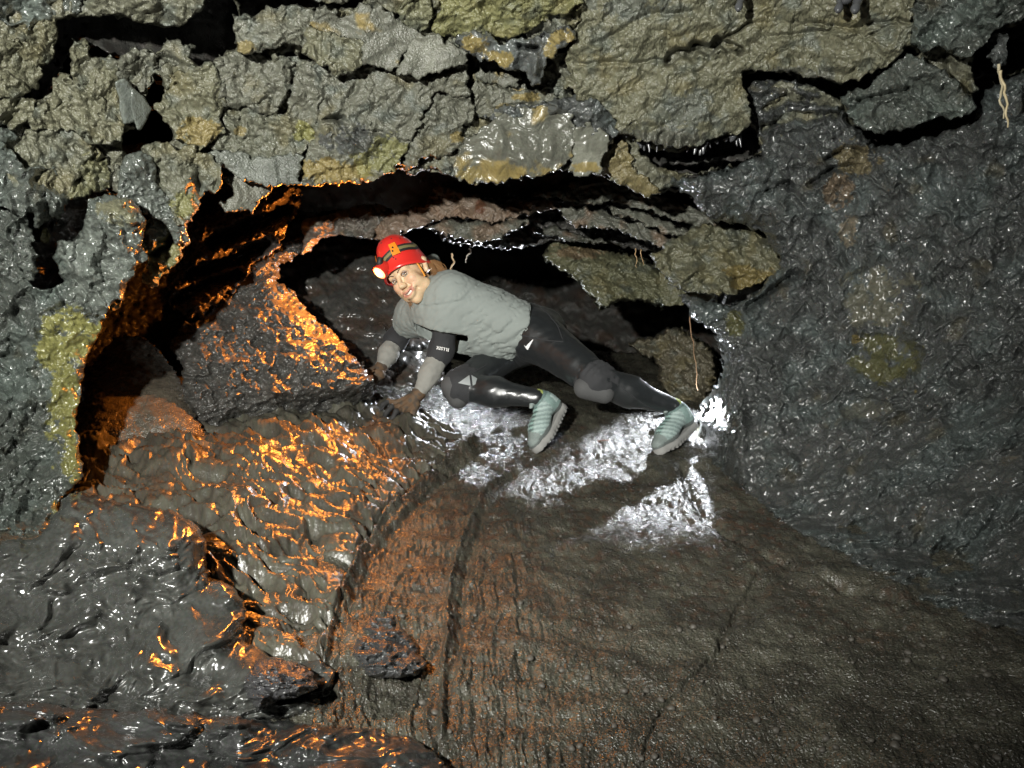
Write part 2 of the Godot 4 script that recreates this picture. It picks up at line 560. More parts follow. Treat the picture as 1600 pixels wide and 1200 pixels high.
func build_arch() -> void:
	var w := thing("cave_wall", "broken grey and olive lava arch over the low passage", "cave wall", Vector3.ZERO, "", "structure")
	var R: Material = M.rock
	# what closes the gaps, well behind the blocks
	sheet("wall_core", w, [-380, -380, 1980, -380, 1980, 60, 1560, 120, 1300, 190, 1190, 250, 1000, 262, 960, 190, 700, 215, 560, 225, 480, 235, 380, 225, 330, 190, 280, 130, 120, 60, 60, 180, 100, 320, 60, 420, -380, 460], at_front(0.62), 4, DARK_LAVA, M.back, {"s": 9.0, "r": 60.0, "e": -0.45, "rag": 12.0, "th": 0.3})
	# the crust between and behind the plates, open only at the real hollows
	sheet("crust", w, [-300, -300, 1700, -300, 1700, 90, 1560, 120, 1480, 170, 1400, 200, 1330, 200, 1250, 200, 1190, 240, 1080, 276, 1030, 300, 985, 292, 950, 278, 890, 264, 800, 272, 740, 278, 640, 264, 600, 272, 560, 282, 480, 286, 400, 285, 370, 270, 340, 250, 310, 290, 262, 300, 200, 300, 130, 305, 60, 300, -300, 320], at_front(0.045), 0, OLIVE.lerp(GREY, 0.5), R, {"s": 2.6, "r": 5.0, "e": 0.006, "th": 0.2, "rag": 6.0, "holes": [
		[62, 112, 88, 32, 150, 25, 190, 24, 230, 38, 280, 42, 318, 12, 335, -30, 362, -30, 374, 28, 368, 75, 345, 88, 326, 102, 310, 100, 298, 90, 262, 62, 240, 84, 205, 78, 186, 94, 176, 90, 140, 88, 135, 68, 116, 64, 113, 118, 88, 126, 88, 142, 62, 155, 50, 152, 30, 150, 60, 132],
		[242, 108, 262, 140, 256, 162, 243, 170, 268, 196, 276, 222, 246, 226, 222, 240, 200, 240, 188, 224, 194, 202, 214, 202, 232, 172, 226, 150, 238, 128],
		[100, 306, 112, 288, 140, 300, 166, 299, 182, 268, 192, 300, 190, 306, 166, 304, 138, 312, 124, 340, 84, 340, 92, 345],
		[366, -30, 620, -30, 575, -6, 560, 8, 520, 14, 490, 11, 418, 15, 395, 26, 375, 24],
		[476, 76, 488, 60, 508, 96, 500, 102, 470, 88], [426, 80, 480, 84, 470, 92, 440, 90],
		[727, 90, 745, 92, 775, 94, 790, 108, 830, 110, 838, 128, 868, 140, 850, 148, 812, 146, 790, 130, 745, 112],
		[874, 58, 896, 50, 918, 20, 906, 50, 890, 72, 874, 82], [812, 56, 852, 28, 838, 48, 818, 62],
		[1156, 116, 1200, 112, 1240, 112, 1275, 122, 1320, 132, 1345, 116, 1392, 97, 1418, 70, 1440, 80, 1400, 100, 1350, 142, 1318, 155, 1300, 150, 1262, 130, 1230, 128, 1190, 128, 1165, 150, 1170, 178, 1184, 200, 1176, 190, 1166, 160],
		[996, 228, 1060, 240, 1110, 220, 1170, 194, 1186, 208, 1188, 240, 1150, 258, 1090, 272, 1040, 264, 1012, 250],
		[1330, 192, 1380, 206, 1440, 190, 1520, 168, 1560, 120, 1560, 190, 1440, 220, 1380, 232, 1340, 212],
		[1520, 86, 1545, 50, 1600, 36, 1700, 22, 1700, 96, 1580, 112, 1545, 140, 1520, 132]],
		"l": [[[672, 160, 650, 208, 628, 246, 606, 270], 4.0, -0.09], [[345, 100, 348, 160, 346, 205], 2.5, -0.05], [[572, 50, 568, 90, 545, 116], 3.0, -0.06], [[735, 90, 728, 150], 3.0, -0.05]]})
	# left cluster
	block(w, [-300, 30, 0, 38, 28, 55, 35, 75, 52, 100, 61, 115, 56, 132, 38, 146, 0, 150, -300, 170], -0.05, 0.05, 0.0, 0, OLIVE, R, {"r": 9.0})
	block(w, [30, 55, 48, 40, 86, 33, 85, 60, 78, 90, 62, 96, 50, 100, 38, 80], 0.03, 0.08, 0.0, 0, OLIVE, R)
	block(w, [-300, -300, 135, -300, 130, -20, 125, 15, 105, 25, 90, 28, 60, 30, 42, 46, 25, 50, 0, 32, -300, 20], 0.0, 0.03, 0.04, 1, TEAL, M.glaze, {"amp": 0.8})
	block(w, [148, 18, 152, -6, 175, -30, 196, -5, 192, 25, 175, 21], 0.12, 0.0, 0.0, 0, GREY, R)
	block(w, [200, -60, 260, -60, 262, 2, 240, 8, 215, 0], 0.1, 0.0, 0.0, 0, GREY, R)
	block(w, [228, 22, 250, 20, 266, 24, 279, 29, 275, 37, 252, 38, 234, 31], 0.16, 0.0, 0.0, 0, GREY, R, {"th": 0.1, "rag": 5.0})
	block(w, [286, -300, 330, -300, 322, -20, 315, 8, 298, 15, 290, 5], 0.14, 0.0, 0.0, 0, GREY, R)
	block(w, [116, 64, 136, 74, 139, 90, 160, 93, 173, 91, 181, 115, 186, 140, 192, 162, 196, 186, 184, 203, 160, 165, 120, 140, 116, 120], 0.02, 0.05, -0.03, 0, OLIVE, R, {"r": 6.0})
	block(w, [48, 182, 75, 156, 88, 143, 84, 130, 100, 118, 125, 138, 165, 162, 186, 196, 190, 213, 165, 223, 138, 222, 112, 201, 80, 198, 55, 199], -0.04, 0.04, -0.05, 0, OLIVE, R, {"r": 6.0})
	block(w, [-300, 158, 0, 157, 50, 156, 48, 184, 35, 189, 20, 199, 0, 191, -300, 200], -0.01, 0.0, 0.0, 0, OLIVE, R, {"th": 0.15})
	block(w, [-300, 200, 0, 197, 18, 203, 22, 214, 10, 224, -10, 226, -300, 230], 0.02, 0.0, 0.0, 1, TEAL, M.glaze, {"th": 0.15})
	block(w, [32, 225, 45, 203, 75, 200, 110, 204, 140, 223, 146, 240, 128, 256, 114, 285, 108, 303, 92, 300, 60, 292, 40, 303, 22, 290, 14, 262, 24, 250], -0.07, 0.03, -0.05, 0, OLIVE.lerp(TEAL, 0.3), R, {"r": 12.0})
	block(w, [126, 252, 148, 236, 160, 246, 168, 262, 168, 285, 160, 297, 142, 294, 130, 305, 108, 303, 112, 275], -0.02, 0.06, 0.0, 0, YOLIVE.lerp(OLIVE, 0.5), R)
	block(w, [172, 262, 180, 265, 190, 280, 184, 297, 176, 290], 0.05, 0.0, 0.0, 0, GREY, R, {"th": 0.1})
	block(w, [187, 97, 205, 80, 225, 80, 239, 88, 240, 105, 234, 128, 220, 147, 206, 140, 194, 128, 188, 112], 0.02, 0.06, 0.0, 0, GREY, R, {"r": 10.0})
	block(w, [238, 88, 256, 82, 262, 62, 278, 67, 286, 76, 298, 76, 296, 86, 280, 88, 274, 99, 258, 92, 248, 104], 0.06, 0.0, 0.0, 0, GREY, R, {"th": 0.1, "r": 4.0})
	block(w, [184, 130, 193, 127, 206, 142, 208, 168, 207, 188, 196, 191, 192, 172, 190, 150], -0.06, 0.1, 0.0, 2, TEAL * 1.3, M.glaze, {"n": "lava_flake", "th": 0.06, "r": 4.0, "rag": 1.5, "amp": 0.2})
	block(w, [208, 142, 222, 155, 233, 171, 226, 186, 218, 199, 212, 184, 209, 165], -0.05, 0.1, 0.0, 2, TEAL * 1.2, M.glaze, {"n": "lava_flake", "th": 0.05, "r": 4.0, "rag": 1.5, "amp": 0.2})
	block(w, [244, 170, 258, 160, 263, 140, 274, 116, 282, 112, 288, 118, 300, 108, 312, 108, 325, 102, 340, 108, 344, 140, 346, 165, 340, 182, 346, 205, 330, 216, 318, 230, 305, 232, 292, 226, 280, 212, 268, 192], -0.02, -0.03, -0.03, 0, OLIVE, R, {"r": 8.0, "c": [[312, 205, 38, 26, OCHRE, 0.8]]})
	# upper middle
	block(w, [340, 104, 345, 92, 360, 86, 376, 88, 400, 90, 442, 93, 456, 100, 450, 135, 440, 160, 430, 172, 414, 178, 385, 165, 366, 164, 347, 164, 342, 130], 0.0, 0.02, -0.04, 0, GREY, R, {"r": 6.0})
	block(w, [370, 70, 372, 28, 380, 24, 396, 30, 418, 18, 450, 15, 486, 15, 491, 28, 480, 52, 474, 70, 462, 68, 440, 66, 428, 72, 392, 80, 376, 76], -0.05, 0.02, -0.05, 0, GREY, R, {"r": 6.0, "c": [[385, 74, 24, 12, OCHRE, 0.7]]})
	block(w, [488, 36, 502, 14, 520, 18, 532, 32, 548, 26, 566, 8, 576, 14, 574, 50, 568, 66, 545, 62, 520, 50, 498, 46], -0.02, 0.0, 0.0, 5, GREY, R, {"r": 6.0})
	block(w, [476, 80, 484, 42, 500, 48, 530, 58, 568, 68, 568, 86, 545, 112, 530, 116, 506, 100, 492, 90], -0.07, 0.0, -0.06, 0, OLIVE, R, {"r": 6.0})
	block(w, [574, 58, 586, 14, 610, 22, 622, 34, 640, 44, 652, 55, 645, 66, 632, 78, 622, 94, 610, 106, 590, 100, 570, 94], -0.04, 0.03, -0.03, 5, GREY, R, {"r": 7.0})
	block(w, [622, 20, 640, -4, 670, 4, 676, 26, 664, 42, 648, 46, 632, 36], -0.02, 0.0, 0.0, 0, YOLIVE.lerp(GREY, 0.5), R)
	block(w, [455, -300, 620, -300, 618, -8, 600, 4, 560, -6, 520, 2, 470, -8], 0.0, 0.0, 0.05, 0, GREY, R)
	block(w, [626, 112, 640, 74, 656, 56, 680, 60, 704, 74, 726, 82, 722, 96, 702, 104, 682, 112, 655, 117, 640, 116], -0.08, 0.0, -0.05, 2, GREY, R, {"r": 10.0, "amp": 0.4})
	block(w, [448, 178, 456, 150, 468, 108, 490, 96, 506, 104, 530, 118, 548, 114, 566, 106, 590, 108, 612, 114, 640, 120, 672, 120, 675, 136, 668, 160, 650, 196, 628, 240, 606, 268, 580, 279, 540, 278, 500, 284, 474, 284, 476, 250, 486, 226, 500, 214, 484, 192], -0.03, -0.01, -0.05, 0, GREY, R, {"r": 9.0,
		"c": [[520, 268, 70, 26, OCHRE, 0.9], [600, 240, 60, 40, YOLIVE, 0.7], [548, 218, 50, 26, GLAZE, 0.9]], "b": [[510, 205, 14, 26, 0.03], [548, 225, 16, 30, 0.045], [580, 215, 18, 22, 0.03], [560, 150, 50, 30, 0.02]], "l": [[[508, 188, 534, 184], 4.0, -0.06], [[566, 205, 610, 212], 3.0, -0.03]]})
	block(w, [346, 168, 366, 168, 386, 169, 418, 182, 452, 184, 482, 196, 494, 208, 478, 224, 470, 240, 450, 240, 420, 246, 386, 246, 352, 236, 334, 232, 347, 208], -0.02, -0.02, -0.03, 0, TEAL.lerp(OLIVE, 0.5), R, {"r": 8.0, "c": [[478, 206, 22, 20, YOLIVE, 0.9], [376, 204, 12, 8, OCHRE, 0.7]]})
	block(w, [330, 240, 352, 238, 388, 249, 424, 249, 452, 243, 472, 246, 470, 266, 464, 282, 440, 288, 410, 284, 392, 280, 374, 272, 352, 258], -0.07, 0.0, -0.07, 2, TEAL.lerp(GREY, 0.3), R, {"r": 10.0, "amp": 0.35})
	block(w, [218, 248, 232, 230, 250, 227, 272, 236, 300, 234, 328, 244, 343, 262, 344, 282, 338, 296, 320, 298, 312, 304, 308, 326, 296, 340, 279, 347, 266, 328, 256, 306, 246, 284], -0.12, 0.02, -0.05, 0, TEAL.lerp(OLIVE, 0.6), R, {"r": 12.0, "c": [[285, 322, 26, 26, YOLIVE, 0.7]], "l": [[[308, 262, 312, 300], 3.0, -0.03]]})
	block(w, [356, 279, 374, 275, 398, 284, 420, 290, 408, 308, 392, 327, 374, 324, 350, 320, 366, 308, 370, 294], 0.02, 0.05, -0.05, 2, GREY * 0.85, R, {"r": 7.0, "amp": 0.3})
	# right of the long diagonal crack
	block(w, [676, 122, 700, 112, 726, 104, 728, 125, 728, 146, 718, 148, 700, 144, 678, 142], -0.02, 0.0, 0.0, 0, GREY, R, {"r": 5.0})
	block(w, [680, 146, 700, 150, 732, 151, 738, 165, 738, 186, 720, 196, 712, 214, 728, 222, 724, 232, 700, 238, 668, 240, 655, 250, 640, 262, 628, 258, 650, 210, 672, 164], -0.03, 0.0, -0.04, 0, GREY, R, {"r": 7.0, "c": [[714, 214, 14, 12, OCHRE, 0.8]]})
	block(w, [640, 268, 655, 256, 680, 246, 715, 240, 728, 250, 718, 262, 712, 272, 696, 266, 670, 258], -0.02, 0.0, -0.03, 0, GREY, R, {"c": [[735, 268, 30, 10, OCHRE, 0.5]]})
	block(w, [740, 112, 762, 116, 786, 120, 806, 126, 800, 134, 776, 128, 748, 120], 0.05, 0.0, 0.0, 5, GREY, R, {"th": 0.1, "r": 4.0})
	block(w, [740, 122, 766, 126, 790, 136, 822, 140, 818, 146, 780, 140, 752, 132], 0.09, 0.0, 0.0, 5, GREY, R, {"th": 0.1, "r": 4.0})
	block(w, [742, 122, 752, 136, 782, 143, 812, 147, 850, 146, 872, 152, 866, 166, 830, 172, 800, 172, 770, 182, 745, 180, 740, 150], 0.01, 0.0, -0.03, 0, GREY, R, {"c": [[830, 152, 26, 8, OCHRE, 0.9], [790, 170, 22, 8, OCHRE, 0.6]]})
	block(w, [718, 62, 742, 50, 758, 56, 780, 70, 812, 66, 850, 62, 878, 46, 898, 48, 891, 64, 866, 76, 852, 94, 842, 128, 834, 126, 828, 108, 806, 104, 790, 104, 776, 90, 752, 90, 736, 82], -0.10, 0.0, -0.08, 1, GLAZE * 1.4, M.glaze, {"r": 6.0, "amp": 0.7, "c": [[740, 66, 26, 18, OCHRE, 0.9], [780, 92, 30, 14, OCHRE, 0.9], [880, 62, 24, 16, OCHRE, 0.9], [862, 82, 12, 14, OCHRE, 0.8]], "l": [[[812, 74, 836, 76], 4.0, -0.07]], "b": [[836, 110, 6, 18, 0.05], [760, 62, 10, 8, 0.02]]})
	block(w, [640, -300, 905, -300, 908, -10, 905, 2, 882, 20, 852, 24, 832, 40, 812, 52, 790, 58, 764, 52, 742, 44, 716, 54, 692, 56, 678, 46, 684, 28, 700, 10, 690, -4], -0.03, 0.0, 0.04, 0, YOLIVE, R, {"r": 8.0})
	block(w, [832, 46, 850, 32, 868, 34, 880, 40, 872, 50, 846, 58, 826, 62], 0.03, 0.0, 0.0, 0, GREY, R)
	block(w, [866, 92, 884, 82, 902, 88, 918, 104, 904, 118, 890, 124, 878, 112, 868, 106], 0.02, 0.0, 0.0, 0, GREY, R)
	block(w, [852, 140, 866, 130, 880, 128, 890, 136, 878, 144, 862, 150], 0.04, 0.0, 0.0, 0, GREY, R, {"r": 4.0})
	# the big olive slab on the right
	block(w, [898, 60, 908, 34, 924, 16, 920, -300, 1410, -300, 1425, 20, 1418, 66, 1392, 94, 1350, 112, 1330, 122, 1312, 126, 1290, 118, 1262, 114, 1240, 110, 1210, 106, 1180, 108, 1158, 112, 1156, 128, 1168, 152, 1174, 176, 1170, 192, 1148, 204, 1118, 210, 1090, 222, 1050, 228, 1008, 218, 972, 206, 966, 184, 940, 162, 906, 150, 884, 132, 900, 112, 888, 90], -0.06, 0.0, -0.02, 0, OLIVE, R, {"r": 9.0, "amp": 0.6,
		"l": [[[1046, 92, 1062, 84, 1078, 86, 1085, 74, 1110, 78, 1120, 62, 1140, 74, 1154, 78], 6.0, -0.16], [[1120, 62, 1150, 50, 1172, 36], 2.5, -0.04], [[900, 100, 1000, 98, 1046, 92], 3.0, -0.02], [[1080, 18, 1010, 22, 930, 70], 5.0, -0.02], [[1200, 58, 1280, 50, 1400, 40], 4.0, -0.02], [[1260, 36, 1330, 42, 1400, 30, 1420, 36], 3.0, -0.03]],
		"b": [[1005, 214, 6, 14, 0.03], [1024, 220, 5, 15, 0.03], [1042, 222, 6, 13, 0.035], [1062, 224, 5, 12, 0.03], [1084, 216, 6, 12, 0.025], [1110, 180, 50, 25, 0.02]],
		"c": [[1040, 214, 80, 16, GREY * 0.8, 0.9], [1080, 175, 50, 34, TEAL, 0.7], [985, 8, 70, 22, TEAL, 0.7], [1260, 118, 60, 14, GREY * 0.8, 0.9]]})
	for dr in [[1156, -6, 30, 9.0], [1312, 0, 26, 9.0], [1338, -2, 29, 10.0], [1325, -20, 30, 14.0]]:
		var pth := PackedVector3Array()
		var rad := PackedFloat32Array()
		for k in 7:
			var t := k / 6.0
			pth.append(P(dr[0] + 2.0 * sin(t * 5.0), dr[1] - 8.0 + t * dr[2], front.at(dr[0], 10) - 0.12 + 0.03 * (1.0 - t)))
			rad.append(0.0016 * dr[3] * (1.0 - 0.55 * t) + (0.004 if k == 5 else 0.0))
		put("lava_drip", tube(pth, rad, 10), M.drip, w)
	for k in 24:
		var x := 978.0 + k * 8.0 + 5.0 * sin(k * 7.3)
		var y := 208.0 + 16.0 * sin((x - 972.0) / 195.0 * PI)
		var L := 5.0 + 15.0 * pow(absf(sin(k * 12.9)), 2.0)
		var pth := PackedVector3Array()
		var rad := PackedFloat32Array()
		for n in 5:
			var t := n / 4.0
			pth.append(P(x + 1.5 * sin(k + t * 3.0), y + t * L, front.at(x, y) - 0.02 + 0.05 * absf(sin(k * 4.4))))
			rad.append(0.010 * (1.0 - 0.75 * t) * (0.5 + 0.9 * absf(sin(k * 3.7))))
		put("lava_drip", tube(pth, rad, 8), M.drip, w)
	# ropy roll over the lip and its neighbours
	block(w, [718, 244, 738, 214, 762, 204, 784, 180, 812, 172, 850, 168, 886, 166, 896, 200, 893, 240, 880, 256, 850, 268, 805, 275, 770, 280, 740, 281, 716, 275, 712, 262], -0.10, 0.0, -0.06, 5, GREY * 0.9, M.glaze, {"r": 14.0, "c": [[740, 272, 30, 14, OCHRE, 0.8], [800, 266, 40, 12, OCHRE, 0.6]], "b": [[800, 230, 60, 40, 0.05], [784, 225, 7, 22, 0.02], [860, 228, 7, 20, 0.02]]})
	block(w, [752, 176, 790, 168, 840, 164, 884, 158, 900, 150, 930, 160, 958, 178, 966, 206, 948, 222, 938, 206, 896, 198, 880, 176, 820, 180, 780, 190], -0.04, 0.0, 0.0, 1, GLAZE * 1.3, M.glaze, {"r": 6.0})
	block(w, [896, 204, 920, 198, 940, 206, 947, 218, 942, 238, 938, 262, 930, 270, 908, 270, 892, 262, 896, 236], -0.11, 0.0, -0.04, 2, GREY, M.fold, {"r": 12.0, "amp": 0.3, "c": [[915, 262, 24, 10, OCHRE, 0.9]]})
	block(w, [940, 240, 958, 228, 976, 226, 984, 250, 1000, 276, 1030, 302, 1012, 302, 985, 290, 954, 276, 940, 268], 0.02, 0.0, 0.0, 0, OCHRE * 0.85, R, {"r": 4.0, "amp": 0.5})


func wall_drop(x: float, y: float, p: Vector3) -> float:
	return 0.0


func build_right_wall() -> void:
	var w := thing("glazed_wall", "dark drip-glazed lava wall shining with water on the right", "cave wall", Vector3.ZERO, "", "structure")
	# the main wall, from the cavity at its top down to the floor
	sheet("wall_face", w, [976, 232, 990, 252, 1012, 262, 1060, 278, 1110, 270, 1150, 258, 1190, 242, 1184, 205, 1166, 178, 1164, 132, 1190, 126, 1230, 124, 1262, 132, 1300, 152, 1320, 172, 1328, 192, 1345, 205, 1372, 230, 1420, 222, 1470, 208, 1522, 188, 1540, 140, 1580, 120, 1900, 60, 2300, 20, 2300, 1100, 1900, 1060, 1700, 1030, 1600, 1000, 1520, 975, 1450, 950, 1380, 915, 1300, 868, 1230, 825, 1175, 780, 1130, 745, 1105, 715, 1092, 680, 1092, 650, 1102, 622, 1118, 604, 1130, 578, 1126, 548, 1118, 522, 1100, 508, 1086, 500, 1074, 482, 1058, 458, 1080, 462, 1112, 470, 1140, 478, 1170, 466, 1205, 430, 1222, 414, 1208, 388, 1190, 362, 1160, 352, 1130, 348, 1108, 342, 1092, 320, 1062, 296, 1020, 282, 990, 262],
		func(x: float, y: float) -> float: return minf(front.at(x, y) + 0.42 * sstep(1165.0, 1092.0, x) * sstep(510.0, 580.0, y) - 0.10 * sstep(1150.0, 1400.0, x) * sstep(600.0, 800.0, y), floor_f.at(x, y) - 0.03), 1, GLAZE, M.glaze, {"s": 2.0, "r": 9.0, "e": 0.07, "th": 0.35, "rag": 7.0,
		"f": wall_extra, "c": [[1375, 470, 62, 52, Color(0.075, 0.073, 0.053), 0.8], [1382, 560, 56, 44, YOLIVE * 0.42, 0.75], [1336, 532, 9, 9, OCHRE * 0.6, 0.9], [1355, 640, 40, 22, Color(0.06, 0.06, 0.048), 0.7], [1340, 245, 40, 34, Color(0.10, 0.085, 0.05), 0.9], [1310, 300, 24, 34, Color(0.10, 0.075, 0.05), 0.8], [1326, 360, 16, 30, Color(0.10, 0.085, 0.06), 0.8], [1432, 612, 6, 7, OCHRE * 0.6, 0.9], [1150, 505, 16, 20, YOLIVE * 0.4, 0.8]],
		"l": [[[1264, 288, 1280, 280, 1300, 264, 1330, 262], 4.0, -0.06], [[1196, 300, 1230, 284, 1240, 296], 3.0, -0.04], [[1170, 480, 1210, 450, 1240, 430], 6.0, -0.10], [[1200, 168, 1230, 150, 1260, 156, 1300, 160], 5.0, -0.10], [[1195, 200, 1225, 185, 1260, 180, 1310, 180], 5.0, -0.09], [[1290, 250, 1320, 230, 1360, 240], 3.0, -0.04]],
		"b": [[1140, 640, 26, 75, 0.10], [1215, 330, 26, 50, 0.05], [1212, 395, 12, 26, 0.05], [1120, 650, 30, 60, 0.06], [1375, 480, 50, 45, 0.03], [1460, 640, 30, 16, 0.04]]})
	# smaller pieces on the wall's upper edge
	block(w, [1318, 152, 1336, 142, 1352, 142, 1380, 120, 1400, 102, 1420, 92, 1440, 96, 1452, 104, 1480, 120, 1512, 150, 1519, 166, 1502, 180, 1470, 178, 1440, 184, 1420, 196, 1384, 202, 1368, 206, 1348, 196, 1332, 178], -0.06, 0.0, -0.03, 1, TEAL * 0.75, M.glaze, {"r": 7.0, "l": [[[1330, 158, 1380, 150, 1420, 140], 3.0, -0.04]]})
	block(w, [1426, -300, 1900, -300, 1900, 16, 1640, 12, 1594, 28, 1572, 34, 1548, 46, 1536, 66, 1518, 84, 1494, 82, 1470, 62, 1442, 78, 1428, 60], -0.05, 0.0, 0.0, 1, TEAL * 0.7, M.glaze, {"r": 8.0})
	block(w, [1545, 60, 1560, 52, 1572, 62, 1568, 96, 1556, 100, 1546, 86], 0.06, 0.0, 0.0, 1, GLAZE * 1.5, M.glaze, {"r": 4.0, "th": 0.1})
	sheet("wall_core", w, [1180, 80, 1900, -20, 1900, 300, 1500, 260, 1330, 260, 1180, 290, 1030, 300, 980, 240, 1060, 180], at_front(0.55), 4, DARK_LAVA, M.back, {"s": 9.0, "r": 50.0, "e": -0.35, "rag": 10.0})
	sheet("wall_core", w, [1110, 440, 1260, 380, 1300, 520, 1240, 640, 1150, 640, 1140, 520], at_front(0.3), 4, DARK_LAVA, M.back, {"s": 8.0, "r": 14.0, "rag": 8.0})


# lower down the wall turns into big smooth lumps, two bare patches are flat
func wall_extra(x: float, y: float, p: Vector3) -> float:
	var lumps := sstep(600.0, 760.0, y)
	var flatp := 0.0
	for k in [[1375.0, 470.0, 58.0, 50.0], [1382.0, 560.0, 54.0, 42.0], [1355.0, 640.0, 40.0, 20.0]]:
		var q: float = pow((x - k[0]) / k[2], 2.0) + pow((y - k[1]) / k[3], 2.0)
		flatp = maxf(flatp, sstep(1.3, 0.6, q + 0.9 * npat.get_noise_3dv(p * 1.6)))
	var keep := clampf(1.0 - 0.75 * lumps * sstep(0.25, -0.15, npat.get_noise_3dv(p * 0.7)) - 0.5 * flatp, 0.0, 1.0)
	var soft := 0.035 * nlow.get_noise_3dv(p) - 0.012
	return (soft - _h) * (1.0 - keep) + lumps * (0.03 * nlow.get_noise_3dv(p * 1.5) + 0.016 * nmid.get_noise_3dv(p * 1.1)) - (0.02 * flatp)


func build_left_wall() -> void:
	var w := thing("left_wall", "grey-green glazed lava wall with a yellow edge on the left", "cave wall", Vector3.ZERO, "", "structure")
	sheet("wall_core", w, [-300, 235, 60, 235, 240, 225, 235, 330, 215, 400, 120, 470, -300, 480], at_front(0.20), 4, DARK_LAVA, M.back, {"s": 6.0, "r": 10.0, "rag": 6.0})
	sheet("wall_face", w, [-300, 300, 0, 302, 20, 330, 44, 340, 54, 372, 50, 405, 44, 440, 62, 452, 80, 452, 98, 440, 84, 402, 90, 376, 122, 372, 132, 340, 136, 312, 165, 305, 192, 308, 212, 316, 230, 348, 224, 385, 233, 402, 212, 424, 197, 446, 194, 464, 174, 476, 166, 492, 154, 524, 138, 552, 130, 585, 126, 620, 118, 652, 125, 700, 129, 752, 112, 764, 92, 782, 88, 840, 60, 870, -300, 930],
		func(x: float, y: float) -> float: return front.at(x, y) - 0.03 - 0.0010 * clampf(x, 0.0, 260.0) + 0.24 * sstep(320.0, 680.0, y), 1, TEAL * 0.7, M.glaze, {"s": 2.0, "r": 8.0, "e": 0.018, "th": 0.3, "rag": 6.0, "f": left_extra,
		"c": [[115, 540, 62, 60, YOLIVE, 1.0], [105, 640, 32, 110, YOLIVE * 0.85, 1.0], [112, 720, 22, 50, YOLIVE * 0.8, 1.0], [90, 812, 10, 36, YOLIVE, 0.9], [190, 330, 40, 25, OLIVE, 0.9], [150, 410, 70, 70, TEAL * 1.25, 0.9]]})
	block(w, [-300, 225, 0, 226, 24, 252, 40, 268, 62, 262, 92, 268, 100, 288, 98, 320, 90, 338, 74, 340, 62, 352, 52, 332, 34, 334, 0, 318, -300, 300], -0.09, 0.03, 0.0, 1, TEAL * 0.8, M.glaze, {"r": 8.0, "b": [[62, 320, 8, 20, 0.04], [45, 300, 16, 20, 0.03], [85, 330, 7, 16, 0.03]]})
	block(w, [36, 396, 46, 390, 54, 402, 56, 420, 50, 436, 40, 430, 34, 412], -0.1, 0.0, 0.0, 1, TEAL * 0.8, M.glaze, {"th": 0.1})
	block(w, [188, 305, 192, 262, 200, 246, 216, 240, 234, 248, 241, 268, 238, 286, 250, 300, 260, 314, 276, 334, 286, 352, 291, 374, 276, 378, 266, 352, 254, 340, 236, 336, 212, 322, 192, 318], -0.14, 0.02, -0.02, 8, TEAL * 0.9, M.glaze, {"n": "lava_drip", "r": 9.0, "th": 0.15, "rag": 2.0, "b": [[216, 258, 18, 20, 0.03], [280, 362, 8, 18, 0.025]]})
	block(w, [206, 346, 222, 338, 240, 336, 262, 344, 270, 352, 272, 374, 289, 380, 278, 400, 262, 418, 236, 446, 227, 430, 240, 408, 226, 392, 214, 372], -0.05, 0.06, -0.05, 0, YOLIVE, M.rock, {"r": 7.0, "l": [[[238, 398, 258, 388, 270, 366], 4.0, -0.10]], "c": [[240, 360, 20, 18, TEAL, 0.9]]})
	block(w, [178, 470, 186, 468, 184, 478, 176, 482], -0.02, 0.0, 0.0, 0, YOLIVE, M.rock, {"th": 0.08, "rag": 2.0})
	block(w, [66, 366, 70, 360, 76, 368, 73, 376, 67, 374], 0.15, 0.0, 0.0, 0, YOLIVE, M.rock, {"th": 0.08, "rag": 2.0})


func left_extra(x: float, y: float, p: Vector3) -> float:
	var yel := sstep(40.0, 110.0, x) * sstep(470.0, 530.0, y)
	var big := sstep(560.0, 700.0, y) * sstep(110.0, 40.0, x)
	return (0.012 * nmid.get_noise_3dv(p) + 0.004 * nfin.get_noise_3dv(p) - 0.5 * _h) * yel * 0.8 + big * (0.03 * nrid.get_noise_3dv(p * 1.3) - 0.02)


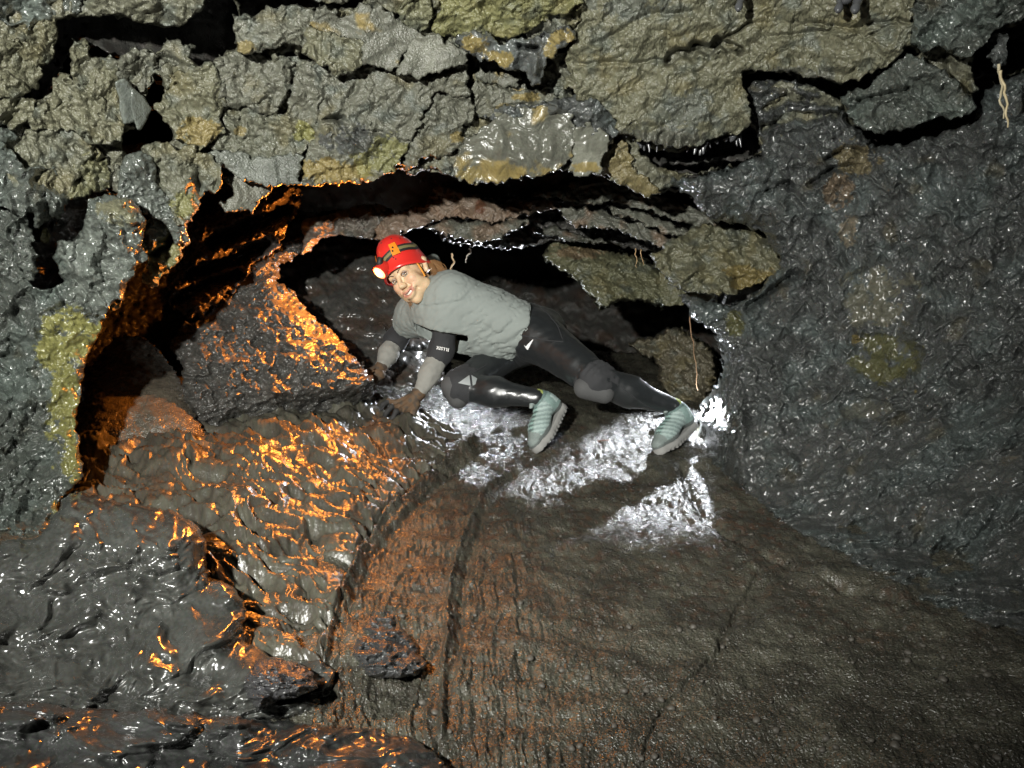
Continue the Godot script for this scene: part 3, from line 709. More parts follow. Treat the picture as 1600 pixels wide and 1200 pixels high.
func build_back() -> void:
	var w := thing("inner_wall", "dark fluted lava wall of the passage behind the caver", "cave wall", Vector3.ZERO, "", "structure")
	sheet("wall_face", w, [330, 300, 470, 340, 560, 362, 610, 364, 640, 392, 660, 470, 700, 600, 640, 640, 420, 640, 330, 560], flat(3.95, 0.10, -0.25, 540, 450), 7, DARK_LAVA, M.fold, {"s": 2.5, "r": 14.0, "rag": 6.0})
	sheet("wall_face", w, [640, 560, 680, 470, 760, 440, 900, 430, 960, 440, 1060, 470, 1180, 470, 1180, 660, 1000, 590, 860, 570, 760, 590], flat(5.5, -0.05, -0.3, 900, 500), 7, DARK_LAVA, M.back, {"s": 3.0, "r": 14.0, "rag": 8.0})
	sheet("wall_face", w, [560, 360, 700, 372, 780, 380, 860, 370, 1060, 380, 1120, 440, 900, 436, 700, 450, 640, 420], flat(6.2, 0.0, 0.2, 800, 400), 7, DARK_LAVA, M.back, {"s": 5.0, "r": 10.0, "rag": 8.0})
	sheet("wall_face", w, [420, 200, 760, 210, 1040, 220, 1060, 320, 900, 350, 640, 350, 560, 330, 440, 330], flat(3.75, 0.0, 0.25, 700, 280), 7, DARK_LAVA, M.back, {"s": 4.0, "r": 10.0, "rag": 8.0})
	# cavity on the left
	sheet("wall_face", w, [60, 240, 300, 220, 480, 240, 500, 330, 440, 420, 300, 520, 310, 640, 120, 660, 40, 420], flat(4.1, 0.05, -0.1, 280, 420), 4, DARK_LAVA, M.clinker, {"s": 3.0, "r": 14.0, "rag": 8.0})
	# ragged ledge left of the helmet, in the beam of the headlamp
	sheet("rock_ledge", w, [300, 352, 330, 330, 372, 318, 420, 296, 455, 282, 470, 300, 466, 330, 450, 348, 440, 380, 420, 400, 400, 408, 380, 440, 350, 470, 300, 500, 262, 470, 262, 430, 290, 400], flat(3.12, -0.05, -0.15, 370, 400), 4, Color(0.06, 0.052, 0.046), M.clinker, {"s": 2.0, "r": 10.0, "rag": 10.0, "l": [[[330, 380, 400, 350, 450, 330], 9.0, -0.22], [[300, 430, 360, 410, 420, 380], 9.0, -0.25], [[280, 470, 330, 440, 370, 430], 8.0, -0.2]]})
	sheet("rock_ledge", w, [468, 350, 478, 340, 505, 336, 530, 330, 560, 322, 590, 318, 618, 330, 600, 352, 580, 374, 560, 372, 530, 366, 500, 372, 486, 392, 470, 398, 474, 372], flat(3.22, 0.0, -0.2, 540, 350), 0, Color(0.085, 0.075, 0.062), M.rock, {"s": 2.0, "r": 8.0, "rag": 4.0})
	# thin beds under the lip
	var L := thing("bedded_ledge", "thin grey and brown lava beds under the arch above the helmet", "rock ledge", Vector3.ZERO, "", "structure")
	for a in [
		[[640, 330, 700, 300, 800, 310, 900, 290, 1000, 280, 1100, 330, 1180, 380, 1100, 400, 1000, 390, 900, 370, 800, 390, 700, 380], 3.62, DARK_LAVA, 4],
		[[830, 304, 858, 296, 880, 290, 904, 276, 940, 270, 972, 274, 1004, 290, 1064, 316, 1128, 342, 1136, 352, 1092, 356, 1050, 344, 1010, 330, 962, 316, 930, 320, 900, 318, 868, 312], 3.16, GREY * 0.9, 6],
		[[588, 352, 604, 338, 628, 330, 664, 318, 678, 300, 688, 288, 702, 289, 722, 302, 746, 306, 756, 314, 790, 320, 830, 312, 862, 311, 880, 322, 866, 328, 838, 332, 802, 342, 786, 347, 766, 350, 740, 343, 702, 341, 668, 350, 656, 358, 634, 362, 620, 374, 600, 380, 584, 372], 3.22, Color(0.125, 0.095, 0.07), 6],
		[[664, 356, 700, 344, 746, 346, 782, 350, 800, 340, 824, 342, 826, 350, 800, 362, 784, 374, 762, 378, 740, 379, 714, 373, 690, 364], 3.14, GREY * 0.85, 6],
		[[872, 326, 908, 324, 940, 328, 962, 340, 1000, 350, 1060, 376, 1066, 386, 1040, 388, 1004, 376, 962, 358, 930, 356, 900, 354, 882, 346], 3.12, GREY * 0.85, 6],
		[[950, 322, 1000, 330, 1040, 346, 1080, 362, 1078, 372, 1040, 366, 1000, 348, 960, 336], 3.05, GREY, 6],
		[[830, 358, 862, 352, 884, 358, 900, 368, 940, 372, 950, 380, 900, 380, 870, 372, 846, 368], 3.5, GREY * 0.6, 6],
		[[1030, 392, 1046, 372, 1064, 372, 1084, 352, 1120, 350, 1164, 354, 1196, 364, 1212, 386, 1226, 412, 1206, 432, 1172, 450, 1146, 462, 1104, 460, 1064, 456, 1046, 444, 1030, 420, 1012, 396], 2.98, OLIVE * 0.9, 0]]:
		sheet("lava_bed", L, a[0], flat(a[1], 0.0, -0.12, 900, 350), a[3], a[2], M.rock, {"r": 4.0, "e": 0.018, "th": 0.3, "rag": 6.0, "c": ([[1170, 432, 42, 22, OCHRE * 0.8, 0.9]] if a[1] < 3.0 else [[752, 326, 10, 14, RUST, 0.8]])})
	var hs := thing("hanging_slab", "ragged lava slab hanging in the passage right of the caver's hips", "rock")
	sheet("rock_face", hs, [851, 394, 858, 382, 872, 377, 892, 376, 930, 388, 966, 394, 1000, 402, 1030, 420, 1046, 446, 1040, 466, 1032, 480, 1012, 470, 990, 468, 968, 470, 952, 476, 944, 484, 932, 470, 924, 464, 914, 450, 902, 438, 886, 428, 868, 416, 854, 408], flat(3.62, 0.05, -0.22, 950, 420), 0, YOLIVE.lerp(GREY, 0.6) * 0.9, M.rock, {"s": 1.6, "r": 6.0, "rag": 6.0, "snap": false, "th": 0.35, "e": 0.05, "c": [[900, 392, 50, 14, Color(0.12, 0.085, 0.05), 0.8]]})
	sheet("rock_edge", hs, [1030, 424, 1114, 420, 1122, 440, 1150, 440, 1150, 470, 1120, 473, 1096, 478, 1070, 476, 1040, 478, 1030, 472], flat(3.60, 0.0, -0.05, 1080, 450), 0, YOLIVE.lerp(GREY, 0.6) * 0.9, M.rock, {"s": 1.6, "r": 3.0, "rag": 3.0, "th": 0.02, "e": 0.0, "amp": 0.4})
	var bo := thing("spiky_boulder", "pale-edged jagged boulder standing behind the caver's rear foot", "rock")
	sheet("rock_face", bo, [984, 538, 1000, 530, 1026, 528, 1046, 514, 1062, 514, 1086, 530, 1108, 542, 1118, 560, 1116, 600, 1096, 632, 1070, 640, 1052, 626, 1040, 606, 1030, 596, 1034, 580, 1028, 562, 1010, 558], flat(3.75, 0.0, -0.2, 1060, 570), 0, Color(0.09, 0.08, 0.055), M.rock, {"s": 1.6, "r": 7.0, "rag": 6.0, "snap": false, "th": 0.3, "e": 0.05})


const SWEEP_A := [750.0, 694.0, 652.0, 606.0, 578.0, 553.0, 534.0, 522.0, 514.0, 508.0, 504.0, 501.0, 499.0, 498.0]
const SWEEP_B := [850.0, 806.0, 760.0, 730.0, 716.0, 708.0, 703.0, 699.0, 696.0, 693.0, 691.0, 690.0, 690.0, 690.0]


# streaks that follow the flow, furrows and ridges of the floor
func floor_extra(x: float, y: float, p: Vector3) -> float:
	var h := 0.0
	var far := sstep(560.0, 700.0, y)
	# concentric flow lines round a centre low on the right
	var dx := (x - 1105.0)
	var dy := (y - 1090.0) * 1.02
	var rr := sqrt(dx * dx + dy * dy) + 16.0 * nlow.get_noise_3dv(p)
	var ang := atan2(dy, dx)
	var arc := sstep(700.0, 560.0, absf(rr - 200.0)) * sstep(1000.0, 760.0, x) * far
	h += arc * 0.008 * nmid.get_noise_2d(rr * 0.0042, ang * 0.06) * sstep(-0.35, 0.35, npat.get_noise_3dv(p * 0.8 + Vector3(3, 9, 2)))
	h += arc * 0.0016 * nfin.get_noise_2d(rr * 0.007, ang * 0.09)
	# ridges that sweep with the two long grooves, from under the caver to the lower left
	if y > 680.0 and x < 1120.0:
		var j := clampf((y - 680.0) / 40.0, 0.0, 12.999)
		var jj := int(j)
		var xa := lerpf(SWEEP_A[jj], SWEEP_A[jj + 1], j - jj)
		var xb := lerpf(SWEEP_B[jj], SWEEP_B[jj + 1], j - jj)
		var u := (x - xa) / (xb - xa) + 0.10 * nlow.get_noise_3dv(p)
		if u > -0.1:
			var m := sstep(-0.1, 0.05, u) * sstep(3.0, 1.2, u) * sstep(690.0, 740.0, y) * sstep(-0.45, 0.2, npat.get_noise_3dv(p * 0.7 + Vector3(6, 2, 6)))
			var n1 := nlow.get_noise_2d(u * 1.5, y * 0.0003)
			var n2 := nlow.get_noise_2d(u * 4.2 + 9.0, y * 0.0006)
			h += m * (0.014 * (0.30 - sqrt(n1 * n1 + 0.001)) + 0.0045 * n2)
	# far floor: low wet ripples
	var back := sstep(690.0, 600.0, y) * sstep(560.0, 660.0, x)
	h += back * (0.010 * nmid.get_noise_3dv(Vector3(p.x * 0.5, p.y, p.z * 1.4)))
	# colours: brown, rust-red mineral, olive grit
	var n := npat.get_noise_3dv(p * 0.8)
	var c := Color(0.040, 0.038, 0.030).lerp(Color(0.062, 0.060, 0.046), sstep(-0.2, 0.35, n))
	var rust := 0.0
	for k in [[840.0, 790.0, 190.0, 130.0, 0.9], [1130.0, 840.0, 130.0, 90.0, 0.9], [1350.0, 960.0, 190.0, 60.0, 0.5], [690.0, 680.0, 70.0, 40.0, 1.0], [1000.0, 930.0, 240.0, 70.0, 0.6], [760.0, 900.0, 110.0, 170.0, 0.5]]:
		var q: float = pow((x - k[0]) / k[2], 2.0) + pow((y - k[1]) / k[3], 2.0)
		rust = maxf(rust, k[4] * sstep(1.4, 0.2, q + 0.8 * n))
	var pt := npat.get_noise_3dv(p * 3.1) + 0.6 * nfin.get_noise_3dv(p * 0.7)
	c = c.lerp(RUST, 0.5 * rust * sstep(0.0, 0.5, pt))
	_c = c
	return h


# smooth draped skin of the left slope: folds that fall to the lower right, each with a sharp crest
func drape_extra(x: float, y: float, p: Vector3) -> float:
	var w := p + 0.06 * Vector3(nlow.get_noise_3dv(p), 0, nlow.get_noise_3dv(p + Vector3(4, 4, 4)))
	var al := w.x * 0.80 + w.z * 0.60
	var ac := w.z * 0.80 - w.x * 0.60
	var f := nlow.get_noise_2d(ac * 1.3, al * 0.6)
	var g := nmid.get_noise_2d(ac * 1.5, al * 0.5)
	_c = Color(0.046, 0.043, 0.034).lerp(Color(0.062, 0.060, 0.046), sstep(-0.2, 0.3, npat.get_noise_3dv(p)))
	return -_h + 0.075 * (0.35 - sqrt(f * f + 0.002)) + 0.016 * (0.4 - absf(g)) + 0.0025 * nfin.get_noise_2d(ac * 1.1, al * 0.25) + 0.03 * nlow.get_noise_3dv(p * 0.7) + 0.001 * nfin.get_noise_3dv(p)


# the clinker bank leans back and sinks under the floor's skin at its foot
func ridge_depth(x: float, y: float) -> float:
	var d := 2.98 + 0.0006 * (x - 440.0) - 0.0013 * (y - 560.0)
	return lerpf(d, floor_f.at(x, y) + 0.06, sstep(610.0, 690.0, y + 0.12 * (x - 430.0)))


func mound_depth(x: float, y: float) -> float:
	var t := 640.0 - y
	return 2.60 + 0.0024 * (t + sqrt(t * t + 2500.0)) - 0.0006 * (y - 640.0) + 0.0006 * (x - 210.0)


func floor_point(x: float, y: float) -> Vector3:
	var p := P(x, y, floor_f.at(x, y))
	relief(3, p, Color.BLACK)
	var h := _h
	return p + Vector3(0, h + floor_extra(x, y, p), 0)


# loose grit and small stones on the floor
func build_grit() -> void:
	var rng := RandomNumberGenerator.new()
	rng.seed = 77
	var V := PackedVector3Array()
	var I := PackedInt32Array()
	for j in 5:
		for i in 8:
			var a := PI * j / 4.0
			var b := TAU * i / 8.0
			var v := Vector3(sin(a) * cos(b), cos(a) * 0.7, sin(a) * sin(b))
			V.append(v * (1.0 + 0.35 * nlow.get_noise_3dv(v * 0.3)))
	for j in 4:
		for i in 8:
			var a := j * 8 + i
			var b := j * 8 + (i + 1) % 8
			I.append_array([a, b, a + 8, b, b + 8, a + 8])
	var mm := MultiMesh.new()
	mm.transform_format = MultiMesh.TRANSFORM_3D
	mm.mesh = amesh(V, I)
	mm.instance_count = 900
	for n in 900:
		var x := rng.randf_range(600, 1560)
		var y := rng.randf_range(760, 1215)
		if y < 740 + (x - 1090.0) * 0.62 + 40.0: y = rng.randf_range(1000, 1215)
		if x < 780.0 and rng.randf() < 0.5: x += 300.0
		var sz := 0.0018 + 0.0075 * pow(rng.randf(), 5.0)
		var bs := Basis.from_euler(Vector3(rng.randf() * TAU, rng.randf() * TAU, rng.randf() * TAU)).scaled(Vector3(1.0, 0.7, 1.0) * sz)
		mm.set_instance_transform(n, Transform3D(bs, floor_point(x, y) + Vector3(0, sz * 0.3, 0)))
	var o := MultiMeshInstance3D.new()
	o.name = "grit"
	o.multimesh = mm
	o.material_override = plain(Color(0.06, 0.055, 0.045), 0.6)
	add_child(o)
	tag(o, "loose dark grit and small stones scattered over the lava floor", "grit", "", "stuff")


func build_floor() -> void:
	var f := thing("floor", "dark brown grainy lava floor with curved flow lines", "cave floor", Vector3.ZERO, "", "structure")
	sheet("floor_face", f, [-380, 560, 100, 560, 300, 590, 560, 560, 620, 540, 900, 545, 1180, 560, 1500, 700, 1980, 800, 1980, 1580, -380, 1580], at_floor(0.0), 3, Color(0.05, 0.045, 0.035), M.floor, {"s": 2.0, "r": 4.0, "e": 0.0, "rag": 0.0, "up": true, "f": floor_extra,
		"l": [
			[[738, 690, 700, 716, 640, 772, 598, 812, 570, 852, 545, 900, 528, 940, 514, 1000, 506, 1060], 4.5, 0.020],
			[[752, 700, 712, 728, 655, 782, 610, 826, 585, 862, 560, 910, 545, 950], 6.0, -0.022],
			[[790, 738, 752, 778, 724, 830, 712, 872, 702, 930, 697, 1000, 692, 1060, 690, 1150], 4.0, 0.014],
			[[806, 740, 768, 782, 742, 836, 728, 880, 720, 940, 716, 1010], 6.0, -0.014],
			[[1066, 728, 1076, 768, 1100, 804, 1140, 838, 1200, 872, 1300, 912, 1420, 950], 5.0, -0.014],
			[[1052, 730, 1062, 780, 1090, 824, 1130, 858, 1190, 890], 8.0, 0.010],
			[[1190, 890, 1150, 950, 1128, 1000, 1118, 1020, 1082, 1060, 1034, 1104, 1014, 1150, 996, 1220], 2.2, -0.010],
			[[1130, 985, 1122, 1030], 4.0, -0.01],
			[[600, 660, 660, 690, 730, 690], 10.0, 0.01],
			],
		"b": [[1286, 902, 26, 11, 0.024], [1395, 925, 36, 12, 0.024], [1212, 1078, 22, 12, 0.012], [880, 665, 80, 30, 0.040]]})
	sheet("lava_skin", f, [90, 800, 118, 700, 124, 660, 200, 640, 330, 655, 420, 640, 520, 622, 590, 618, 640, 640, 700, 660, 742, 684, 700, 712, 640, 768, 598, 808, 566, 852, 540, 904, 524, 950, 510, 1010, 500, 1070, 430, 1070, 300, 1000, 200, 900], at_floor(-0.01), 3, Color(0.05, 0.045, 0.035), M.skin, {"s": 2.0, "r": 5.0, "e": 0.012, "th": 0.03, "rag": 4.0, "up": true, "snap": false, "f": drape_extra,
		"b": [[430, 650, 40, 26, 0.056], [480, 690, 45, 28, 0.056], [410, 690, 36, 22, 0.040], [540, 650, 40, 24, 0.048], [520, 730, 50, 24, 0.048], [600, 690, 40, 20, 0.040], [640, 670, 24, 16, 0.032], [290, 730, 70, 35, 0.072], [180, 690, 60, 40, 0.040], [400, 745, 60, 30, 0.064], [440, 800, 60, 26, 0.064], [350, 820, 60, 30, 0.056], [540, 790, 50, 40, 0.040], [300, 900, 60, 30, 0.048], [400, 870, 60, 30, 0.048]]})
	# the far mound in the left cavity
	sheet("lava_mound", f, [100, 680, 128, 640, 134, 590, 160, 545, 190, 520, 226, 528, 250, 548, 268, 572, 284, 600, 302, 640, 320, 680, 300, 720, 180, 730, 110, 710], mound_depth, 3, Color(0.075, 0.066, 0.05), M.floor, {"s": 2.0, "r": 14.0, "e": 0.1, "rag": 5.0})
	var rd := thing("clinker_ridge", "rough black clinker bank lit orange along its right edge", "rock", Vector3.ZERO, "", "structure")
	sheet("clinker_face", rd, [284, 566, 268, 540, 284, 512, 310, 502, 332, 486, 350, 462, 372, 452, 398, 442, 392, 418, 398, 402, 420, 396, 444, 388, 472, 372, 478, 384, 452, 404, 434, 412, 432, 440, 446, 452, 464, 466, 480, 490, 500, 508, 518, 520, 536, 540, 556, 562, 578, 590, 584, 610, 572, 640, 530, 660, 480, 676, 430, 706, 390, 730, 330, 730, 300, 690, 290, 628], ridge_depth, 4, DARK_LAVA, M.clinker, {"s": 1.7, "r": 14.0, "e": 0.06, "th": 0.02, "rag": 6.0, "snap": false})
	# foreground lobes
	var lobe := thing("flow_lobe", "smooth dark folded lava lobe shining in the left foreground", "lava flow", Vector3.ZERO, "", "structure")
	sheet("lobe_skin", lobe, [-300, 850, 60, 845, 92, 800, 100, 780, 130, 772, 180, 786, 230, 792, 280, 806, 312, 836, 318, 862, 316, 888, 326, 904, 350, 910, 372, 930, 384, 960, 380, 990, 384, 1006, 400, 1012, 420, 1024, 450, 1036, 500, 1034, 528, 1050, 520, 1084, 490, 1110, 440, 1130, 300, 1150, 100, 1160, -300, 1180], func(x: float, y: float) -> float: return minf(1.66 + 0.00025 * (x - 250.0) - 0.0010 * (y - 800.0) - 0.0000006 * (y - 950.0) * absf(y - 950.0), floor_f.at(x, y) - 0.02), 2, Color(0.032, 0.033, 0.030), M.fold, {"s": 2.0, "r": 16.0, "e": 0.06, "th": 0.2, "rag": 6.0, "snap": false, "b": [[200, 925, 30, 26, 0.05], [230, 1040, 34, 24, 0.05], [330, 1010, 40, 40, 0.05], [390, 1060, 30, 30, 0.05], [300, 1080, 60, 20, 0.04], [180, 840, 60, 24, 0.03]]})
	sheet("lobe_skin", lobe, [-300, 1110, 60, 1096, 160, 1110, 300, 1118, 420, 1128, 520, 1136, 640, 1150, 700, 1200, 760, 1400, -300, 1500], func(x: float, y: float) -> float: return floor_f.at(x, y) - 0.10, 2, Color(0.024, 0.025, 0.024), M.fold, {"s": 2.0, "r": 14.0, "e": 0.03, "th": 0.15, "rag": 8.0, "snap": false})
	var cl := thing("clinker_pile", "small heap of twisted black clinker on the floor", "rock")
	sheet("clinker_face", cl, [556, 1000, 566, 968, 582, 950, 604, 942, 620, 948, 630, 980, 648, 1004, 668, 1040, 650, 1056, 610, 1060, 576, 1058, 558, 1040, 548, 1018], func(x: float, y: float) -> float: return floor_f.at(x, y) - 0.05, 4, Color(0.035, 0.036, 0.036), M.clinker, {"s": 1.7, "r": 10.0, "e": 0.06, "th": 0.1, "rag": 4.0})
	var cl2 := thing("clinker_pile", "coiled black lava squeeze-up at the lobe's right end", "rock")
	sheet("clinker_face", cl2, [380, 1056, 400, 1030, 430, 1026, 466, 1036, 488, 1050, 496, 1074, 470, 1090, 440, 1096, 404, 1110, 384, 1090], func(x: float, y: float) -> float: return floor_f.at(x, y) - 0.15, 8, Color(0.036, 0.036, 0.037), M.clinker, {"s": 1.7, "r": 10.0, "e": 0.06, "th": 0.1, "rag": 4.0})


# ---- soft bodies: joined tapered capsules, meshed as surface nets ----
class Blob:
	var a := PackedVector3Array()
	var b := PackedVector3Array()
	var ra := PackedFloat32Array()
	var rb := PackedFloat32Array()
	var il := PackedFloat32Array()
	var k := 0.03

	func cap(p: Vector3, q: Vector3, r0: float, r1: float) -> Blob:
		a.append(p)
		b.append(q - p)
		ra.append(r0)
		rb.append(r1 - r0)
		il.append(1.0 / maxf((q - p).length_squared(), 1e-9))
		return self

	func ball(p: Vector3, r: float) -> Blob:
		return cap(p, p + Vector3(0.0001, 0, 0), r, r)

	func d(p: Vector3) -> float:
		var m := 1e6
		for i in a.size():
			var w := p - a[i]
			var h := clampf(w.dot(b[i]) * il[i], 0.0, 1.0)
			var e := (w - b[i] * h).length() - ra[i] - rb[i] * h
			var s := k - absf(m - e)
			if s > 0.0: m = minf(m, e) - s * s * 0.25 / k
			elif e < m: m = e
		return m


# shape(p, d) may fold, cut or swell the surface
func nets(bl: Blob, cell: float, shape = null, grow := 0.014) -> Array:
	var lo := Vector3.ONE * 1e6
	var hi := -lo
	for i in bl.a.size():
		for e in [[bl.a[i], bl.ra[i]], [bl.a[i] + bl.b[i], bl.ra[i] + bl.rb[i]]]:
			lo = lo.min(e[0] - Vector3.ONE * (e[1] + 2.0 * cell + grow * 0.5))
			hi = hi.max(e[0] + Vector3.ONE * (e[1] + 2.0 * cell + grow * 0.5))
	var B := 5
	var nb := Vector3i(((hi - lo) / (cell * B)).ceil())
	var nx := nb.x * B + 1
	var ny := nb.y * B + 1
	var nz := nb.z * B + 1
	var F := PackedFloat32Array()
	F.resize(nx * ny * nz)
	F.fill(1e9)
	var near := 0.87 * B * cell + grow
	var active: Array[Vector3i] = []
	var sh: Callable = shape if shape != null else no_shape
	var has_shape: bool = shape != null
	for bz in nb.z:
		for by in nb.y:
			for bx in nb.x:
				var c := lo + Vector3(bx + 0.5, by + 0.5, bz + 0.5) * cell * B
				if absf(bl.d(c)) > near: continue
				active.append(Vector3i(bx, by, bz) * B)
				for z in range(bz * B, bz * B + B + 1):
					for y in range(by * B, by * B + B + 1):
						for x in range(bx * B, bx * B + B + 1):
							var n := (z * ny + y) * nx + x
							if F[n] > 1e8:
								var p := lo + Vector3(x, y, z) * cell
								var d := bl.d(p)
								if has_shape: d = sh.call(p, d)
								F[n] = d
	var idx := PackedInt32Array()
	idx.resize(nx * ny * nz)
	idx.fill(-1)
	var V := PackedVector3Array()
	var off := [0, 1, nx, nx + 1, nx * ny, nx * ny + 1, nx * ny + nx, nx * ny + nx + 1]
	var edges := [[0, 1], [2, 3], [4, 5], [6, 7], [0, 2], [1, 3], [4, 6], [5, 7], [0, 4], [1, 5], [2, 6], [3, 7]]
	var cells := PackedInt32Array()
	for o in active:
		for z in range(o.z, o.z + B):
			for y in range(o.y, o.y + B):
				for x in range(o.x, o.x + B):
					var n := (z * ny + y) * nx + x
					var inside := 0
					for q in 8:
						if F[n + off[q]] < 0.0: inside += 1
					if inside == 0 or inside == 8: continue
					var sum := Vector3.ZERO
					var cnt := 0
					for e in edges:
						var f0 := F[n + off[e[0]]]
						var f1 := F[n + off[e[1]]]
						if (f0 < 0.0) != (f1 < 0.0):
							var t := f0 / (f0 - f1)
							var p0 := Vector3(e[0] & 1, (e[0] >> 1) & 1, e[0] >> 2)
							var p1 := Vector3(e[1] & 1, (e[1] >> 1) & 1, e[1] >> 2)
							sum += p0.lerp(p1, t)
							cnt += 1
					idx[n] = V.size()
					cells.append(n)
					V.append(lo + (Vector3(x, y, z) + sum / cnt) * cell)
	var I := PackedInt32Array()
	for n in cells:
		var s0 := F[n] < 0.0
		for ax in 3:
			var st: int = [1, nx, nx * ny][ax]
			if s0 == (F[n + st] < 0.0): continue
			var u: int = [nx, nx * ny, 1][ax]
			var w: int = [nx * ny, 1, nx][ax]
			if n - u - w < 0: continue
			var q0 := idx[n]
			var q1 := idx[n - u]
			var q2 := idx[n - u - w]
			var q3 := idx[n - w]
			if q1 < 0 or q2 < 0 or q3 < 0: continue
			if s0: I.append_array([q0, q2, q1, q0, q3, q2])
			else: I.append_array([q0, q1, q2, q0, q2, q3])
	return [V, I]


func no_shape(p: Vector3, d: float) -> float:
	return d


# first point where the line of sight through x, y meets a blob
func hit(bl: Blob, x: float, y: float, d0: float) -> Vector3:
	var d := d0
	for n in 60:
		var e := bl.d(P(x, y, d))
		d += e * 0.9
		if absf(e) < 0.0003: break
	return P(x, y, d)


func slope(bl: Blob, p: Vector3) -> Vector3:
	var e := 0.004
	return Vector3(bl.d(p + Vector3(e, 0, 0)) - bl.d(p - Vector3(e, 0, 0)), bl.d(p + Vector3(0, e, 0)) - bl.d(p - Vector3(0, e, 0)), bl.d(p + Vector3(0, 0, e)) - bl.d(p - Vector3(0, 0, e))).normalized()


func soft(called: String, bl: Blob, cell: float, mat: Material, parent: Node, shape = null, paint = null) -> MeshInstance3D:
	var r := nets(bl, cell, shape)
	var C := PackedColorArray()
	if paint != null:
		var pc: Callable = paint
		for v in r[0]: C.append(pc.call(v))
	return put(called, amesh(r[0], r[1], C), mat, parent)


func cloth(c: Color, rough: float, spec: float, sheen: float, scale: float, ns: float) -> StandardMaterial3D:
	var m := plain(c, rough, spec)
	m.uv1_triplanar = true
	m.uv1_world_triplanar = true
	m.uv1_scale = Vector3.ONE * scale
	m.normal_enabled = true
	m.normal_texture = M.weave
	m.normal_scale = ns
	if sheen > 0.0:
		m.rim_enabled = true
		m.rim = sheen
		m.rim_tint = 0.6
	return m


var HO: Vector3
var HS: Vector3
var HU: Vector3
var HF: Vector3


func H(s: float, u: float, f: float) -> Vector3:
	return HO + HS * s + HU * u + HF * f


func band(rows: Array) -> ArrayMesh:
	# a skin over rows of points, all rows alike in number
	var V := PackedVector3Array()
	var I := PackedInt32Array()
	var n: int = rows[0].size()
	for r in rows:
		for p in r: V.append(p)
	for j in rows.size() - 1:
		for i in n - 1:
			var a := j * n + i
			I.append_array([a, a + 1, a + n, a + 1, a + n + 1, a + n])
	return amesh(V, I)


func helmet_point(th: float, ph: float, out: float) -> Vector3:
	# th round the head from the front, ph from brim 0 to crown 1
	var low := lerpf(-0.018, 0.034, 0.5 + 0.5 * cos(th)) - 0.010 * pow(sin(th), 2.0)
	var a := ph * PI * 0.5
	var u := low + (0.182 + out - low) * sin(a)
	var sq := cos(a) ** 0.72
	var lip := 0.006 * pow(maxf(0.0, 1.0 - ph * 7.0), 2.0) + 0.010 * pow(maxf(0.0, 1.0 - ph * 4.0), 2.0) * maxf(0.0, cos(th))
	return H((0.091 + out + lip) * sq * sin(th), u, -0.008 + (0.110 + out + lip) * sq * cos(th))


